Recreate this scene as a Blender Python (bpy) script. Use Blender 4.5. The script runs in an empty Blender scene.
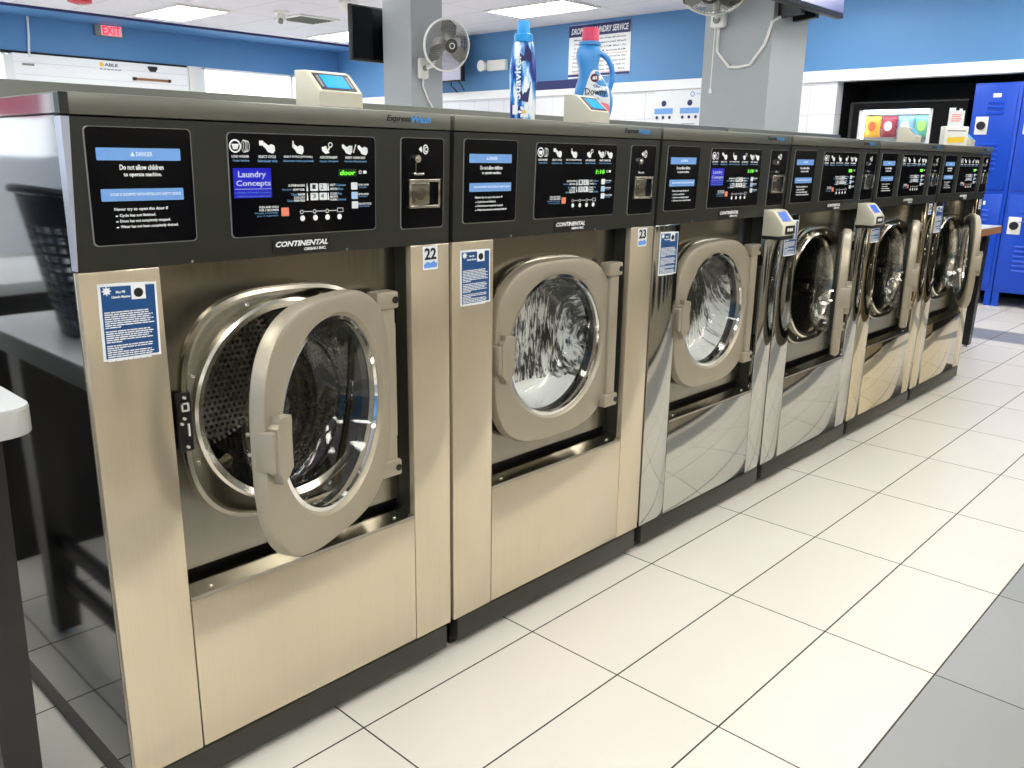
import bpy, bmesh, math, random
from math import sin, cos, pi, radians
from mathutils import Vector, Matrix
random.seed(7)
sc = bpy.context.scene
COL = sc.collection

# ---------------------------------------------------------------- camera
F_PX = 851.5
YAW, PITCH, ROLL = radians(46.75), radians(-14.92), radians(0.805)
CAM = Vector((-0.55, -1.547, 1.3255))
fw = Vector((cos(PITCH) * sin(YAW), cos(PITCH) * cos(YAW), sin(PITCH)))
rt = Vector((cos(YAW), -sin(YAW), 0))
up = rt.cross(fw)
rt2 = rt * cos(ROLL) + up * sin(ROLL)
up2 = up * cos(ROLL) - rt * sin(ROLL)
cd = bpy.data.cameras.new('camera')
cam = bpy.data.objects.new('camera', cd)
COL.objects.link(cam)
cd.sensor_width = 36
cd.lens = F_PX / 1024 * 36
cd.clip_start = 0.05
cd.clip_end = 200
m3 = Matrix((rt2, up2, -fw)).transposed()
cam.matrix_world = Matrix.Translation(CAM) @ m3.to_4x4()
sc.camera = cam

# ---------------------------------------------------------------- world + exposure
w = bpy.data.worlds.new('daylight')
sc.world = w
w.use_nodes = True
w.node_tree.nodes['Background'].inputs[0].default_value = (0.93, 0.97, 1.0, 1)
w.node_tree.nodes['Background'].inputs[1].default_value = 1.6
sc.view_settings.view_transform = 'Standard'
sc.view_settings.look = 'None'
sc.view_settings.gamma = 1
sc.view_settings.use_curve_mapping = False
sc.view_settings.exposure = 0.70
PANEL_EMIT = 9.0
try:
    sc.cycles.max_bounces = 10
    sc.cycles.transmission_bounces = 8
    sc.cycles.glossy_bounces = 6
    sc.cycles.caustics_reflective = True
    sc.cycles.caustics_refractive = False
    sc.cycles.sample_clamp_indirect = 6
    sc.cycles.use_denoising = True
except Exception:
    pass

# ---------------------------------------------------------------- materials
def s2l(c):
    return tuple((x / 255 / 12.92) if x / 255 <= 0.04045 else ((x / 255 + 0.055) / 1.055) ** 2.4 for x in c)

class NT:
    def __init__(s, name):
        s.m = bpy.data.materials.new(name); s.m.use_nodes = True
        s.t = s.m.node_tree; s.b = s.t.nodes['Principled BSDF']
    def n(s, typ, **kw):
        x = s.t.nodes.new(typ)
        for k, v in kw.items(): setattr(x, k, v)
        return x
    def l(s, a, b): s.t.links.new(a, b)
    def math(s, op, a, b=None, c=None):
        x = s.n('ShaderNodeMath', operation=op)
        for i, v in enumerate((a, b, c)):
            if v is None: continue
            if isinstance(v, (int, float)): x.inputs[i].default_value = v
            else: s.l(v, x.inputs[i])
        return x.outputs[0]
    def mix(s, f, a, b):
        x = s.n('ShaderNodeMix', data_type='RGBA')
        for k, v in ((0, f), (6, a), (7, b)):
            if isinstance(v, (int, float)): x.inputs[k].default_value = v
            elif isinstance(v, tuple): x.inputs[k].default_value = (*v, 1)
            else: s.l(v, x.inputs[k])
        return x.outputs[2]

def mat(name, rgb, rough=0.5, metal=0.0, noise=0.06, nscale=30, bump=0.0, bscale=60, emit=None, es=1.0, coat=0, spec=None, stretch=None):
    """procedural paint / plastic / metal: colour broken up a little by noise"""
    a = NT(name); c = s2l(rgb)
    tc = a.n('ShaderNodeTexCoord'); mp = a.n('ShaderNodeMapping')
    a.l(tc.outputs['Object'], mp.inputs[0])
    if stretch: mp.inputs['Scale'].default_value = stretch
    nz = a.n('ShaderNodeTexNoise'); nz.inputs['Scale'].default_value = nscale; nz.inputs['Detail'].default_value = 4
    a.l(mp.outputs[0], nz.inputs['Vector'])
    lo = tuple(x * (1 - noise) for x in c); hi = tuple(min(1, x * (1 + noise)) for x in c)
    a.l(a.mix(nz.outputs[0], lo, hi), a.b.inputs['Base Color'])
    a.b.inputs['Roughness'].default_value = rough
    a.b.inputs['Metallic'].default_value = metal
    if coat: a.b.inputs['Coat Weight'].default_value = coat
    if spec is not None: a.b.inputs['Specular IOR Level'].default_value = spec
    if emit:
        a.b.inputs['Emission Color'].default_value = (*s2l(emit), 1); a.b.inputs['Emission Strength'].default_value = es
    if bump:
        n2 = a.n('ShaderNodeTexNoise'); n2.inputs['Scale'].default_value = bscale; n2.inputs['Detail'].default_value = 3
        a.l(mp.outputs[0], n2.inputs['Vector'])
        bp = a.n('ShaderNodeBump'); bp.inputs['Strength'].default_value = bump; bp.inputs['Distance'].default_value = 0.002
        a.l(n2.outputs[0], bp.inputs['Height']); a.l(bp.outputs[0], a.b.inputs['Normal'])
    return a.m

def steel(name, rgb, rough, wav=0.12, wscale=3.0, metal=1.0):
    """sheet metal: fine vertical brushing in roughness, very slow waviness"""
    a = NT(name); c = s2l(rgb)
    tc = a.n('ShaderNodeTexCoord'); mp = a.n('ShaderNodeMapping'); mp.inputs['Scale'].default_value = (260, 260, 3)
    a.l(tc.outputs['Object'], mp.inputs[0])
    nz = a.n('ShaderNodeTexNoise'); nz.inputs['Scale'].default_value = 1; nz.inputs['Detail'].default_value = 3
    a.l(mp.outputs[0], nz.inputs['Vector'])
    a.l(a.mix(nz.outputs[0], tuple(x * 0.93 for x in c), tuple(min(1, x * 1.05) for x in c)), a.b.inputs['Base Color'])
    r = a.n('ShaderNodeMapRange'); r.inputs[3].default_value = rough * 0.75; r.inputs[4].default_value = rough * 1.3
    a.l(nz.outputs[0], r.inputs[0]); a.l(r.outputs[0], a.b.inputs['Roughness'])
    a.b.inputs['Metallic'].default_value = metal
    n2 = a.n('ShaderNodeTexNoise'); n2.inputs['Scale'].default_value = wscale; n2.inputs['Detail'].default_value = 1
    a.l(tc.outputs['Object'], n2.inputs['Vector'])
    bp = a.n('ShaderNodeBump'); bp.inputs['Strength'].default_value = wav; bp.inputs['Distance'].default_value = 0.02
    a.l(n2.outputs[0], bp.inputs['Height']); a.l(bp.outputs[0], a.b.inputs['Normal'])
    return a.m

def glass(name, ior=1.45, tint=(255, 255, 255)):
    """thin sheet glass: clear, mirroring by Fresnel"""
    a = NT(name); out = a.t.nodes['Material Output']
    tr = a.n('ShaderNodeBsdfTransparent'); tr.inputs[0].default_value = (*s2l(tint), 1)
    gl = a.n('ShaderNodeBsdfGlossy'); gl.inputs['Roughness'].default_value = 0.0
    ge = a.n('ShaderNodeNewGeometry'); fr = a.n('ShaderNodeFresnel')
    a.l(a.math('ADD', ior, a.math('MULTIPLY', ge.outputs['Backfacing'], 1 / ior - ior)), fr.inputs[0])
    mx = a.n('ShaderNodeMixShader'); a.l(fr.outputs[0], mx.inputs[0]); a.l(tr.outputs[0], mx.inputs[1]); a.l(gl.outputs[0], mx.inputs[2])
    a.l(mx.outputs[0], out.inputs[0]); return a.m

M = {}
M['steel_warm'] = steel('stainless_warm', (212, 199, 175), 0.19, 0.025, metal=0.62)  # one steel in three tints; tan and grey reflections put into the colour
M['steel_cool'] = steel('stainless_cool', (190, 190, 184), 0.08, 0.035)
M['steel_gold'] = steel('stainless_gold_reflection', (208, 195, 166), 0.06, 0.04)  # golden tone of the reflections put into the base colour
M['steel_side'] = steel('stainless_side_panel', (150, 153, 156), 0.06, 0.05)
M['steel_dark'] = steel('stainless_surround', (152, 147, 135), 0.22, 0.05)
M['steel_ring'] = steel('stainless_ring', (205, 200, 188), 0.16, 0.03)
M['chrome'] = steel('polished_chrome', (225, 225, 222), 0.06, 0.0)
M['lid'] = mat('lid_grey_metal', (108, 109, 101), 0.38, 0.55, 0.05, 12)
M['fascia'] = mat('fascia_charcoal', (44, 45, 41), 0.42, 0.35, 0.08, 18, bump=0.05, bscale=200)
M['matte_black'] = mat('matte_black', (6, 6, 7), 0.7, spec=0.15)
M['dryer'] = mat('dryer_enamel', (172, 162, 142), 0.4, 0.3, 0.05, 8)
M['dryer_dark'] = mat('dryer_dark', (26, 26, 26), 0.35)
M['silver'] = mat('silver_edge', (176, 182, 198), 0.3, 0.3)
M['black'] = mat('black_plastic', (14, 14, 16), 0.4)
M['panel_black'] = mat('gloss_black_panel', (3, 4, 9), 0.18, spec=0.25)
M['kick'] = mat('kick_dark_metal', (62, 62, 56), 0.45, 0.5, 0.12, 20)
M['rubber'] = mat('black_rubber', (12, 12, 12), 0.6)
M['door'] = mat('door_satin_champagne', (164, 155, 137), 0.42, 0.4, 0.05, 9, bump=0.04, bscale=150)
M['white_ink'] = mat('white_ink', (235, 238, 240), 0.5)
M['blue_ink'] = mat('pale_blue_ink', (100, 150, 200), 0.5)
M['black_ink'] = mat('black_ink', (10, 10, 12), 0.5)
M['logo_blue'] = mat('logo_blue_ink', (60, 145, 215), 0.45)
M['banner'] = mat('banner_blue', (112, 160, 222), 0.4, emit=(112, 160, 222), es=0.03)  # printed band with a faint glow put into its colour
M['banner_white'] = mat('banner_lettering', (215, 232, 255), 0.5)
M['lcd_blue'] = mat('lcd_royal_blue', (18, 22, 170), 0.3, emit=(24, 30, 200), es=0.15)
M['lcd_grey'] = mat('lcd_lettering', (180, 190, 215), 0.4, emit=(180, 190, 215), es=0.1)
M['display_green'] = mat('green_display_back', (4, 36, 10), 0.3, emit=(15, 110, 25), es=0.05)
M['digit_green'] = mat('green_digits', (120, 255, 60), 0.3, emit=(120, 255, 60), es=0.7)
M['orange_btn'] = mat('orange_button', (235, 135, 110), 0.4)
M['key_white'] = mat('white_key', (225, 230, 235), 0.4)
M['key_blue'] = mat('pale_blue_key', (170, 200, 235), 0.4)
M['sticker_blue'] = mat('sticker_blue', (16, 72, 128), 0.45)
M['sticker_white'] = mat('sticker_white', (228, 232, 236), 0.45)
M['sticker_sky'] = mat('sticker_sky', (100, 150, 225), 0.45)
M['reader'] = mat('reader_beige_plastic', (196, 192, 174), 0.45, 0, 0.04)
M['screen_cyan'] = mat('reader_lcd', (10, 140, 240), 0.25, emit=(10, 145, 250), es=0.35)
M['screen_blue'] = mat('reader_lcd_blue', (40, 80, 240), 0.25, emit=(45, 95, 250), es=0.35)
M['glass'] = glass('clear_glass', 1.5, (253, 253, 252))
M['pane'] = glass('window_pane', 1.25)
M['pillar'] = mat('pillar_grey_paint', (160, 165, 168), 0.55, 0, 0.03, 6)
M['bulk'] = mat('bulkhead_grey_metal', (90, 92, 86), 0.4, 0.5, 0.06, 8)
M['wall_blue'] = mat('wall_blue_paint', (82, 134, 186), 0.55, 0, 0.04, 3, bump=0.03, bscale=80)
M['wall_white'] = mat('wall_white_paint', (228, 230, 232), 0.55, 0, 0.02, 5)
M['wall_tan'] = mat('wall_tan_paint', (168, 158, 136), 0.6, 0, 0.05, 5)
M['trim_white'] = mat('ledge_white_paint', (240, 242, 245), 0.4, 0, 0.02, 5)
M['white_plastic'] = mat('white_plastic', (228, 228, 224), 0.4, 0, 0.03)
M['grey_plastic'] = mat('grey_plastic', (130, 132, 130), 0.45)
M['panel_light'] = mat('ceiling_light_diffuser', (255, 255, 255), 0.5, emit=(255, 253, 246), es=PANEL_EMIT)
M['locker'] = mat('locker_blue_enamel', (0, 68, 190), 0.35, 0.1, 0.05, 5)
M['locker_dark'] = mat('locker_louvre_blue', (0, 40, 150), 0.4)
M['niche'] = mat('niche_black', (8, 8, 9), 0.7)  # even black for the niche lining and the strip over the shutter
M['table_top'] = mat('table_white_laminate', (196, 199, 200), 0.35, 0, 0.03, 9)
M['table_edge'] = mat('table_grey_edge', (180, 181, 178), 0.4, 0, 0.03, 9)
M['wood_edge'] = mat('wood_edge', (150, 105, 66), 0.5, 0, 0.25, 14, stretch=(1, 8, 8))
M['leg_black'] = mat('leg_black_wood', (24, 23, 24), 0.35, 0, 0.1, 10)
M['basket'] = mat('basket_slate_plastic', (58, 66, 78), 0.4)
M['tv_screen'] = mat('tv_screen_lit', (70, 76, 125), 0.2, emit=(120, 130, 180), es=0.2)
M['tv_pale'] = mat('tv_screen_pale', (185, 182, 205), 0.25, emit=(185, 182, 205), es=0.05)
M['exit_red'] = mat('exit_red', (255, 60, 80), 0.4, emit=(255, 60, 85), es=0.6)
M['exit_pale'] = mat('exit_face', (255, 190, 195), 0.4, emit=(255, 150, 160), es=0.2)
M['navy'] = mat('navy_paint', (28, 36, 96), 0.45)
M['pink'] = mat('pink_vinyl', (235, 130, 150), 0.5)
M['red'] = mat('red_plastic', (200, 40, 60), 0.45)
M['cap_pink'] = mat('cap_raspberry', (205, 50, 92), 0.4)
M['downy_blue'] = mat('bottle_sky_blue', (62, 140, 208), 0.3, 0, 0.04)
M['cap_cyan'] = mat('cap_cyan', (18, 150, 222), 0.35)
M['wire'] = mat('guard_wire_grey', (150, 150, 146), 0.35, 0.6)
M['blade'] = mat('blade_smoke_grey', (95, 95, 92), 0.4)
M['yellow'] = mat('yellow_ink', (240, 205, 50), 0.5)
M['brown'] = mat('brown_ink', (150, 100, 60), 0.5)
M['maroon'] = mat('maroon_ink', (90, 20, 30), 0.5)

def m_floor():
    a = NT('floor_tile')
    g = a.n('ShaderNodeNewGeometry'); sp = a.n('ShaderNodeSeparateXYZ'); a.l(g.outputs['Position'], sp.inputs[0])
    sx, sy, x0, y0 = 0.602, 0.3034, 0.495, -0.0926
    def grout(c, o, s, hw):
        f = a.math('FRACT', a.math('DIVIDE', a.math('SUBTRACT', c, o - 50 * s), s))
        d = a.math('MULTIPLY', a.math('MINIMUM', f, a.math('SUBTRACT', 1.0, f)), s)
        return a.math('LESS_THAN', d, hw)
    gx = grout(sp.outputs[0], x0, sx, 0.0021); gy = grout(sp.outputs[1], y0, sy, 0.0023)
    gr = a.math('MAXIMUM', gx, gy)
    cx = a.math('FLOOR', a.math('DIVIDE', a.math('SUBTRACT', sp.outputs[0], x0), sx))
    cy = a.math('FLOOR', a.math('DIVIDE', a.math('SUBTRACT', sp.outputs[1], y0), sy))
    cb = a.n('ShaderNodeCombineXYZ'); a.l(cx, cb.inputs[0]); a.l(cy, cb.inputs[1])
    wn = a.n('ShaderNodeTexWhiteNoise', noise_dimensions='2D'); a.l(cb.outputs[0], wn.inputs['Vector'])
    nz = a.n('ShaderNodeTexNoise'); nz.inputs['Scale'].default_value = 4; nz.inputs['Detail'].default_value = 5
    a.l(g.outputs['Position'], nz.inputs['Vector'])
    v = a.math('ADD', a.math('MULTIPLY', wn.outputs[0], 0.4), a.math('MULTIPLY', nz.outputs[0], 0.6))
    cream = a.mix(v, s2l((211, 206, 197)), s2l((221, 217, 208)))
    grey = a.mix(v, s2l((136, 138, 138)), s2l((148, 150, 150)))
    b1 = a.math('MULTIPLY', a.math('LESS_THAN', sp.outputs[1], y0 - 3 * sy), a.math('GREATER_THAN', sp.outputs[1], y0 - 6 * sy))
    b2 = a.math('MULTIPLY', a.math('GREATER_THAN', sp.outputs[0], 6.73), a.math('LESS_THAN', sp.outputs[0], 7.22))
    c = a.mix(a.math('MAXIMUM', b1, b2), cream, grey)
    c = a.mix(gr, c, s2l((60, 56, 50)))
    a.l(c, a.b.inputs['Base Color'])
    a.l(a.math('ADD', 0.33, a.math('MULTIPLY', gr, 0.4)), a.b.inputs['Roughness'])
    a.b.inputs['Specular IOR Level'].default_value = 0.35
    bp = a.n('ShaderNodeBump'); bp.inputs['Strength'].default_value = 0.5; bp.inputs['Distance'].default_value = 0.002; bp.invert = True
    a.l(gr, bp.inputs['Height']); a.l(bp.outputs[0], a.b.inputs['Normal'])
    return a.m

def m_tiles(name, base, line, su, sv, axes, hw, rough=0.3, speck=0.0):
    a = NT(name)
    g = a.n('ShaderNodeNewGeometry'); sp = a.n('ShaderNodeSeparateXYZ'); a.l(g.outputs['Position'], sp.inputs[0])
    r = None
    for ax, s in zip(axes, (su, sv)):
        f = a.math('FRACT', a.math('DIVIDE', a.math('ADD', sp.outputs[ax], 50 * s), s))
        d = a.math('MULTIPLY', a.math('MINIMUM', f, a.math('SUBTRACT', 1.0, f)), s)
        q = a.math('LESS_THAN', d, hw)
        r = q if r is None else a.math('MAXIMUM', r, q)
    nz = a.n('ShaderNodeTexNoise'); nz.inputs['Scale'].default_value = 120; nz.inputs['Detail'].default_value = 2
    a.l(g.outputs['Position'], nz.inputs['Vector'])
    b = s2l(base)
    c = a.mix(nz.outputs[0], tuple(x * (1 - speck) for x in b), b)
    a.l(a.mix(r, c, s2l(line)), a.b.inputs['Base Color'])
    a.b.inputs['Roughness'].default_value = rough
    return a.m
M['floor'] = m_floor()
M['ceil'] = m_tiles('acoustic_ceiling', (226, 225, 235), (205, 203, 206), 0.65, 1.24, (0, 1), 0.012, 0.8, 0.1)
M['wtile'] = m_tiles('wall_tile_white', (226, 228, 236), (196, 199, 208), 0.3, 0.3, (1, 2), 0.004, 0.25, 0.02)

def m_drum():
    a = NT('perforated_drum')
    tc = a.n('ShaderNodeTexCoord'); sp = a.n('ShaderNodeSeparateXYZ'); a.l(tc.outputs['Object'], sp.inputs[0])
    # object space: drum axis along Y through (0, y, 0)
    ang = a.math('ARCTAN2', sp.outputs[2], sp.outputs[0])
    u = a.math('MULTIPLY', ang, 90 / (2 * pi)); v = a.math('DIVIDE', sp.outputs[1], 0.0155)
    row = a.math('MODULO', a.math('FLOOR', v), 2.0)
    fu = a.math('SUBTRACT', a.math('FRACT', a.math('ADD', a.math('ADD', u, 200.0), a.math('MULTIPLY', row, 0.5))), 0.5)
    fv = a.math('SUBTRACT', a.math('FRACT', a.math('ADD', v, 100.0)), 0.5)
    d = a.math('SQRT', a.math('ADD', a.math('MULTIPLY', fu, fu), a.math('MULTIPLY', fv, fv)))
    gx = a.math('DIVIDE', sp.outputs[0], 0.0155); gz = a.math('DIVIDE', sp.outputs[2], 0.0155)
    rw = a.math('MODULO', a.math('ADD', a.math('FLOOR', gz), 100.0), 2.0)
    fx = a.math('SUBTRACT', a.math('FRACT', a.math('ADD', a.math('ADD', gx, 100.0), a.math('MULTIPLY', rw, 0.5))), 0.5)
    fz = a.math('SUBTRACT', a.math('FRACT', a.math('ADD', gz, 100.0)), 0.5)
    d2 = a.math('SQRT', a.math('ADD', a.math('MULTIPLY', fx, fx), a.math('MULTIPLY', fz, fz)))
    back = a.math('GREATER_THAN', sp.outputs[1], 0.505)
    d = a.math('ADD', a.math('MULTIPLY', d2, back), a.math('MULTIPLY', d, a.math('SUBTRACT', 1.0, back)))
    hole = a.math('LESS_THAN', d, 0.27)
    a.l(a.mix(hole, s2l((150, 148, 142)), s2l((4, 4, 4))), a.b.inputs['Base Color'])
    a.l(a.math('SUBTRACT', 1.0, hole), a.b.inputs['Metallic'])
    a.l(a.math('ADD', 0.27, a.math('MULTIPLY', hole, 0.4)), a.b.inputs['Roughness'])
    bp = a.n('ShaderNodeBump'); bp.inputs['Strength'].default_value = 0.4; bp.inputs['Distance'].default_value = 0.002; bp.invert = True
    a.l(hole, bp.inputs['Height']); a.l(bp.outputs[0], a.b.inputs['Normal'])
    return a.m
M['drum'] = m_drum()

def m_suds(name, swirl):
    """soap film with foam streaks: white foam, dark wet gaps; denser towards the bottom of the load"""
    a = NT(name)
    tc = a.n('ShaderNodeTexCoord'); sp = a.n('ShaderNodeSeparateXYZ'); a.l(tc.outputs['Object'], sp.inputs[0])
    if swirl:
        dx = a.math('ADD', sp.outputs[0], 0.19); dz = a.math('ADD', sp.outputs[2], 0.10)
        r = a.math('SQRT', a.math('ADD', a.math('MULTIPLY', dx, dx), a.math('MULTIPLY', dz, dz)))
        an = a.math('ARCTAN2', dz, dx)
        cb = a.n('ShaderNodeCombineXYZ'); a.l(a.math('MULTIPLY', r, 95.0), cb.inputs[0]); a.l(a.math('MULTIPLY', an, 3.2), cb.inputs[1])
        vec = cb.outputs[0]
    else:
        mp = a.n('ShaderNodeMapping'); mp.inputs['Scale'].default_value = (85, 20, 17); mp.inputs['Rotation'].default_value = (0, 0.16, 0)
        a.l(tc.outputs['Object'], mp.inputs[0]); vec = mp.outputs[0]
    nz = a.n('ShaderNodeTexNoise'); nz.inputs['Scale'].default_value = 1.0; nz.inputs['Detail'].default_value = 6
    nz.inputs['Roughness'].default_value = 0.72; nz.inputs['Distortion'].default_value = 0.9
    a.l(vec, nz.inputs['Vector'])
    vo = a.n('ShaderNodeTexNoise'); vo.inputs['Scale'].default_value = 11; vo.inputs['Detail'].default_value = 3
    a.l(tc.outputs['Object'], vo.inputs['Vector'])
    z = sp.outputs[2]
    if swirl:
        edge = a.math('SQRT', a.math('ADD', a.math('MULTIPLY', sp.outputs[0], sp.outputs[0]), a.math('MULTIPLY', z, z)))
        low = a.math('ADD', a.math('MULTIPLY', z, -.9), a.math('MULTIPLY', a.math('SUBTRACT', edge, 0.12), 1.5))
    else:
        low = a.math('ADD', a.math('MULTIPLY', z, -.45), -.02)
        low = a.math('ADD', low, a.math('MULTIPLY', a.math('LESS_THAN', a.math('ADD', z, a.math('MULTIPLY', vo.outputs[0], 0.06)), -0.105), 0.3))
    v = a.math('ADD', a.math('ADD', nz.outputs[0], low), a.math('MULTIPLY', a.math('SUBTRACT', vo.outputs[0], 0.5), 0.5))
    mr = a.n('ShaderNodeMapRange'); mr.inputs[1].default_value = 0.50 if swirl else 0.44; mr.inputs[2].default_value = 0.64 if swirl else 0.55; a.l(v, mr.inputs[0])
    a.l(a.mix(mr.outputs[0], s2l((20, 21, 20)), s2l((236, 240, 240))), a.b.inputs['Base Color'])
    a.b.inputs['Roughness'].default_value = 0.3
    bp = a.n('ShaderNodeBump'); bp.inputs['Strength'].default_value = 0.5; bp.inputs['Distance'].default_value = 0.004
    a.l(mr.outputs[0], bp.inputs['Height']); a.l(bp.outputs[0], a.b.inputs['Normal'])
    return a.m
M['suds_run'] = m_suds('suds_running_down', False)
M['suds_swirl'] = m_suds('suds_swirling', True)

def m_suavitel():
    a = NT('bottle_flower_print')
    tc = a.n('ShaderNodeTexCoord'); sp = a.n('ShaderNodeSeparateXYZ'); a.l(tc.outputs['Object'], sp.inputs[0])
    mp = a.n('ShaderNodeMapping'); mp.inputs['Scale'].default_value = (38, 38, 9); a.l(tc.outputs['Object'], mp.inputs[0])
    nz = a.n('ShaderNodeTexNoise'); nz.inputs['Scale'].default_value = 1; nz.inputs['Detail'].default_value = 3; a.l(mp.outputs[0], nz.inputs['Vector'])
    cr = a.n('ShaderNodeValToRGB'); e = cr.color_ramp.elements
    e[0].position = 0.40; e[0].color = (*s2l((26, 40, 140)), 1)
    e[1].position = 0.47; e[1].color = (*s2l((40, 130, 215)), 1)
    q = e.new(0.53); q.color = (*s2l((150, 205, 240)), 1)
    q = e.new(0.58); q.color = (*s2l((240, 244, 248)), 1)
    a.l(nz.outputs[0], cr.inputs[0]); a.l(cr.outputs[0], a.b.inputs['Base Color'])
    a.b.inputs['Roughness'].default_value = 0.25
    return a.m
M['suavitel'] = m_suavitel()

# ---------------------------------------------------------------- mesh helpers
def mesh_from(bm, name, m, smooth=40):
    me = bpy.data.meshes.new(name)
    bmesh.ops.recalc_face_normals(bm, faces=bm.faces)
    bm.to_mesh(me); bm.free()
    for x in (m if isinstance(m, (list, tuple)) else [m]):
        me.materials.append(M[x] if isinstance(x, str) else x)
    if smooth:
        me.shade_smooth()
        me.set_sharp_from_angle(angle=radians(smooth))
    return me

CACHE = {}
def obj(name, bm, m, parent=None, key=None, smooth=40, loc=None, rot=None, **props):
    """link ONE mesh object; bm may be a function, built once per key"""
    if key and key in CACHE: me = CACHE[key]
    else:
        if callable(bm): bm = bm()
        me = mesh_from(bm, name, m, smooth)
        if key: CACHE[key] = me
    o = bpy.data.objects.new(name, me); COL.objects.link(o)
    if parent: o.parent = parent
    if loc is not None: o.location = loc
    if rot is not None: o.rotation_euler = rot
    for k, v in props.items(): o[k] = v
    return o

def thing(name, label, cat, loc=(0, 0, 0), rotz=0, group=None, rot=None):
    o = bpy.data.objects.new(name, None); COL.objects.link(o)
    o.empty_display_size = 0.1
    o.location = loc; o.rotation_euler = rot if rot else (0, 0, rotz)
    o['label'] = label; o['category'] = cat
    if group: o['group'] = group
    return o
def tag(o, label, cat, group=None, kind=None):
    o['label'] = label; o['category'] = cat
    if group: o['group'] = group
    if kind: o['kind'] = kind
    return o
def struct(name, bm, m, smooth=0):
    o = obj(name, bm, m, smooth=smooth); o['kind'] = 'structure'; return o

def box(bm, x0, x1, y0, y1, z0, z1, r=0, seg=2):
    n = set(bm.verts)
    r_ = bmesh.ops.create_cube(bm, size=1)
    vs = r_['verts']
    for v in vs:
        v.co = Vector((x0 + (v.co.x + .5) * (x1 - x0), y0 + (v.co.y + .5) * (y1 - y0), z0 + (v.co.z + .5) * (z1 - z0)))
    if r:
        es = list({e for v in vs for e in v.link_edges})
        bmesh.ops.bevel(bm, geom=es, offset=r, segments=seg, profile=0.5, affect='EDGES')
    return [v for v in bm.verts if v not in n]
def B(*a, **k):
    bm = bmesh.new(); box(bm, *a, **k); return bm
def loop(bm, pts): return [bm.verts.new(p) for p in pts]
def bridge(bm, a, b, closed=True):
    n = len(a)
    for i in range(n if closed else n - 1):
        j = (i + 1) % n
        try: bm.faces.new((a[i], a[j], b[j], b[i]))
        except ValueError: pass
def prism(bm, pts, axis, a, b, bev=0, seg=2):
    """extrude 2-D polygon along an axis between a and b"""
    def P(p, t):
        return {'x': (t, p[0], p[1]), 'y': (p[0], t, p[1]), 'z': (p[0], p[1], t)}[axis]
    n = set(bm.verts)
    A = loop(bm, [P(p, a) for p in pts]); C = loop(bm, [P(p, b) for p in pts])
    bridge(bm, A, C); fa = bm.faces.new(A); fb = bm.faces.new(C)
    if bev:
        es = [e for f in (fa, fb) for e in f.edges]
        bmesh.ops.bevel(bm, geom=es, offset=bev, segments=seg, profile=0.5, affect='EDGES')
    return [v for v in bm.verts if v not in n]
def cyl(bm, p0, p1, r0, r1=None, n=20, cap=True):
    r1 = r0 if r1 is None else r1
    p0, p1 = Vector(p0), Vector(p1); d = (p1 - p0).normalized()
    u = d.orthogonal().normalized(); v = d.cross(u)
    A = loop(bm, [p0 + (u * cos(2 * pi * i / n) + v * sin(2 * pi * i / n)) * r0 for i in range(n)])
    C = loop(bm, [p1 + (u * cos(2 * pi * i / n) + v * sin(2 * pi * i / n)) * r1 for i in range(n)])
    bridge(bm, A, C)
    if cap: bm.faces.new(A); bm.faces.new(C)
    return A + C
def tube(bm, pts, r, n=8, closed=False):
    pts = [Vector(p) for p in pts]; rings = []; N = len(pts); u = None
    for i, p in enumerate(pts):
        a = pts[(i - 1) % N] if (closed or i > 0) else p
        c = pts[(i + 1) % N] if (closed or i < N - 1) else p
        d = (c - a).normalized()
        u = d.orthogonal().normalized() if u is None else (u - d * u.dot(d)).normalized()
        v = d.cross(u)
        rings.append(loop(bm, [p + (u * cos(2 * pi * k / n) + v * sin(2 * pi * k / n)) * r for k in range(n)]))
    for i in range(N - 1): bridge(bm, rings[i], rings[i + 1])
    if closed: bridge(bm, rings[-1], rings[0])
    else: bm.faces.new(rings[0]); bm.faces.new(rings[-1])
def circle_pts(c, r, n, ax='y', t=0, sq=2.0, rz=None):
    """closed outline; sq>2 gives a rounded square"""
    out = []
    rz = rz or r
    for i in range(n):
        a = 2 * pi * i / n
        ca, sa = cos(a), sin(a)
        x = math.copysign(abs(ca) ** (2 / sq), ca) * r; z = math.copysign(abs(sa) ** (2 / sq), sa) * rz
        out.append(Vector((c[0] + x, t, c[1] + z)) if ax == 'y' else Vector((c[0] + x, c[1] + z, t)))
    return out
def lathe(bm, prof, c, n=48, ax='y', closed=False):
    """profile [(r, t)] about an axis through c"""
    rings = []
    for r, t in prof:
        rings.append(loop(bm, [(c[0] + cos(2 * pi * i / n) * r, t, c[1] + sin(2 * pi * i / n) * r) if ax == 'y'
                               else (c[0] + cos(2 * pi * i / n) * r, c[1] + sin(2 * pi * i / n) * r, t) for i in range(n)]))
    for a, b in zip(rings, rings[1:]): bridge(bm, a, b)
    if closed: bridge(bm, rings[-1], rings[0])
    else:
        if prof[0][0] > 0: pass
    return rings
def rrect(x0, x1, y0, y1, r, n=4):
    out = []
    for cx, cy, a0 in ((x1 - r, y1 - r, 0), (x0 + r, y1 - r, pi / 2), (x0 + r, y0 + r, pi), (x1 - r, y0 + r, 3 * pi / 2)):
        for i in range(n + 1):
            a = a0 + pi / 2 * i / n
            out.append((cx + cos(a) * r, cy + sin(a) * r))
    return out
def xf(bm, verts, mtx):
    for v in verts: v.co = mtx @ v.co

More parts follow.
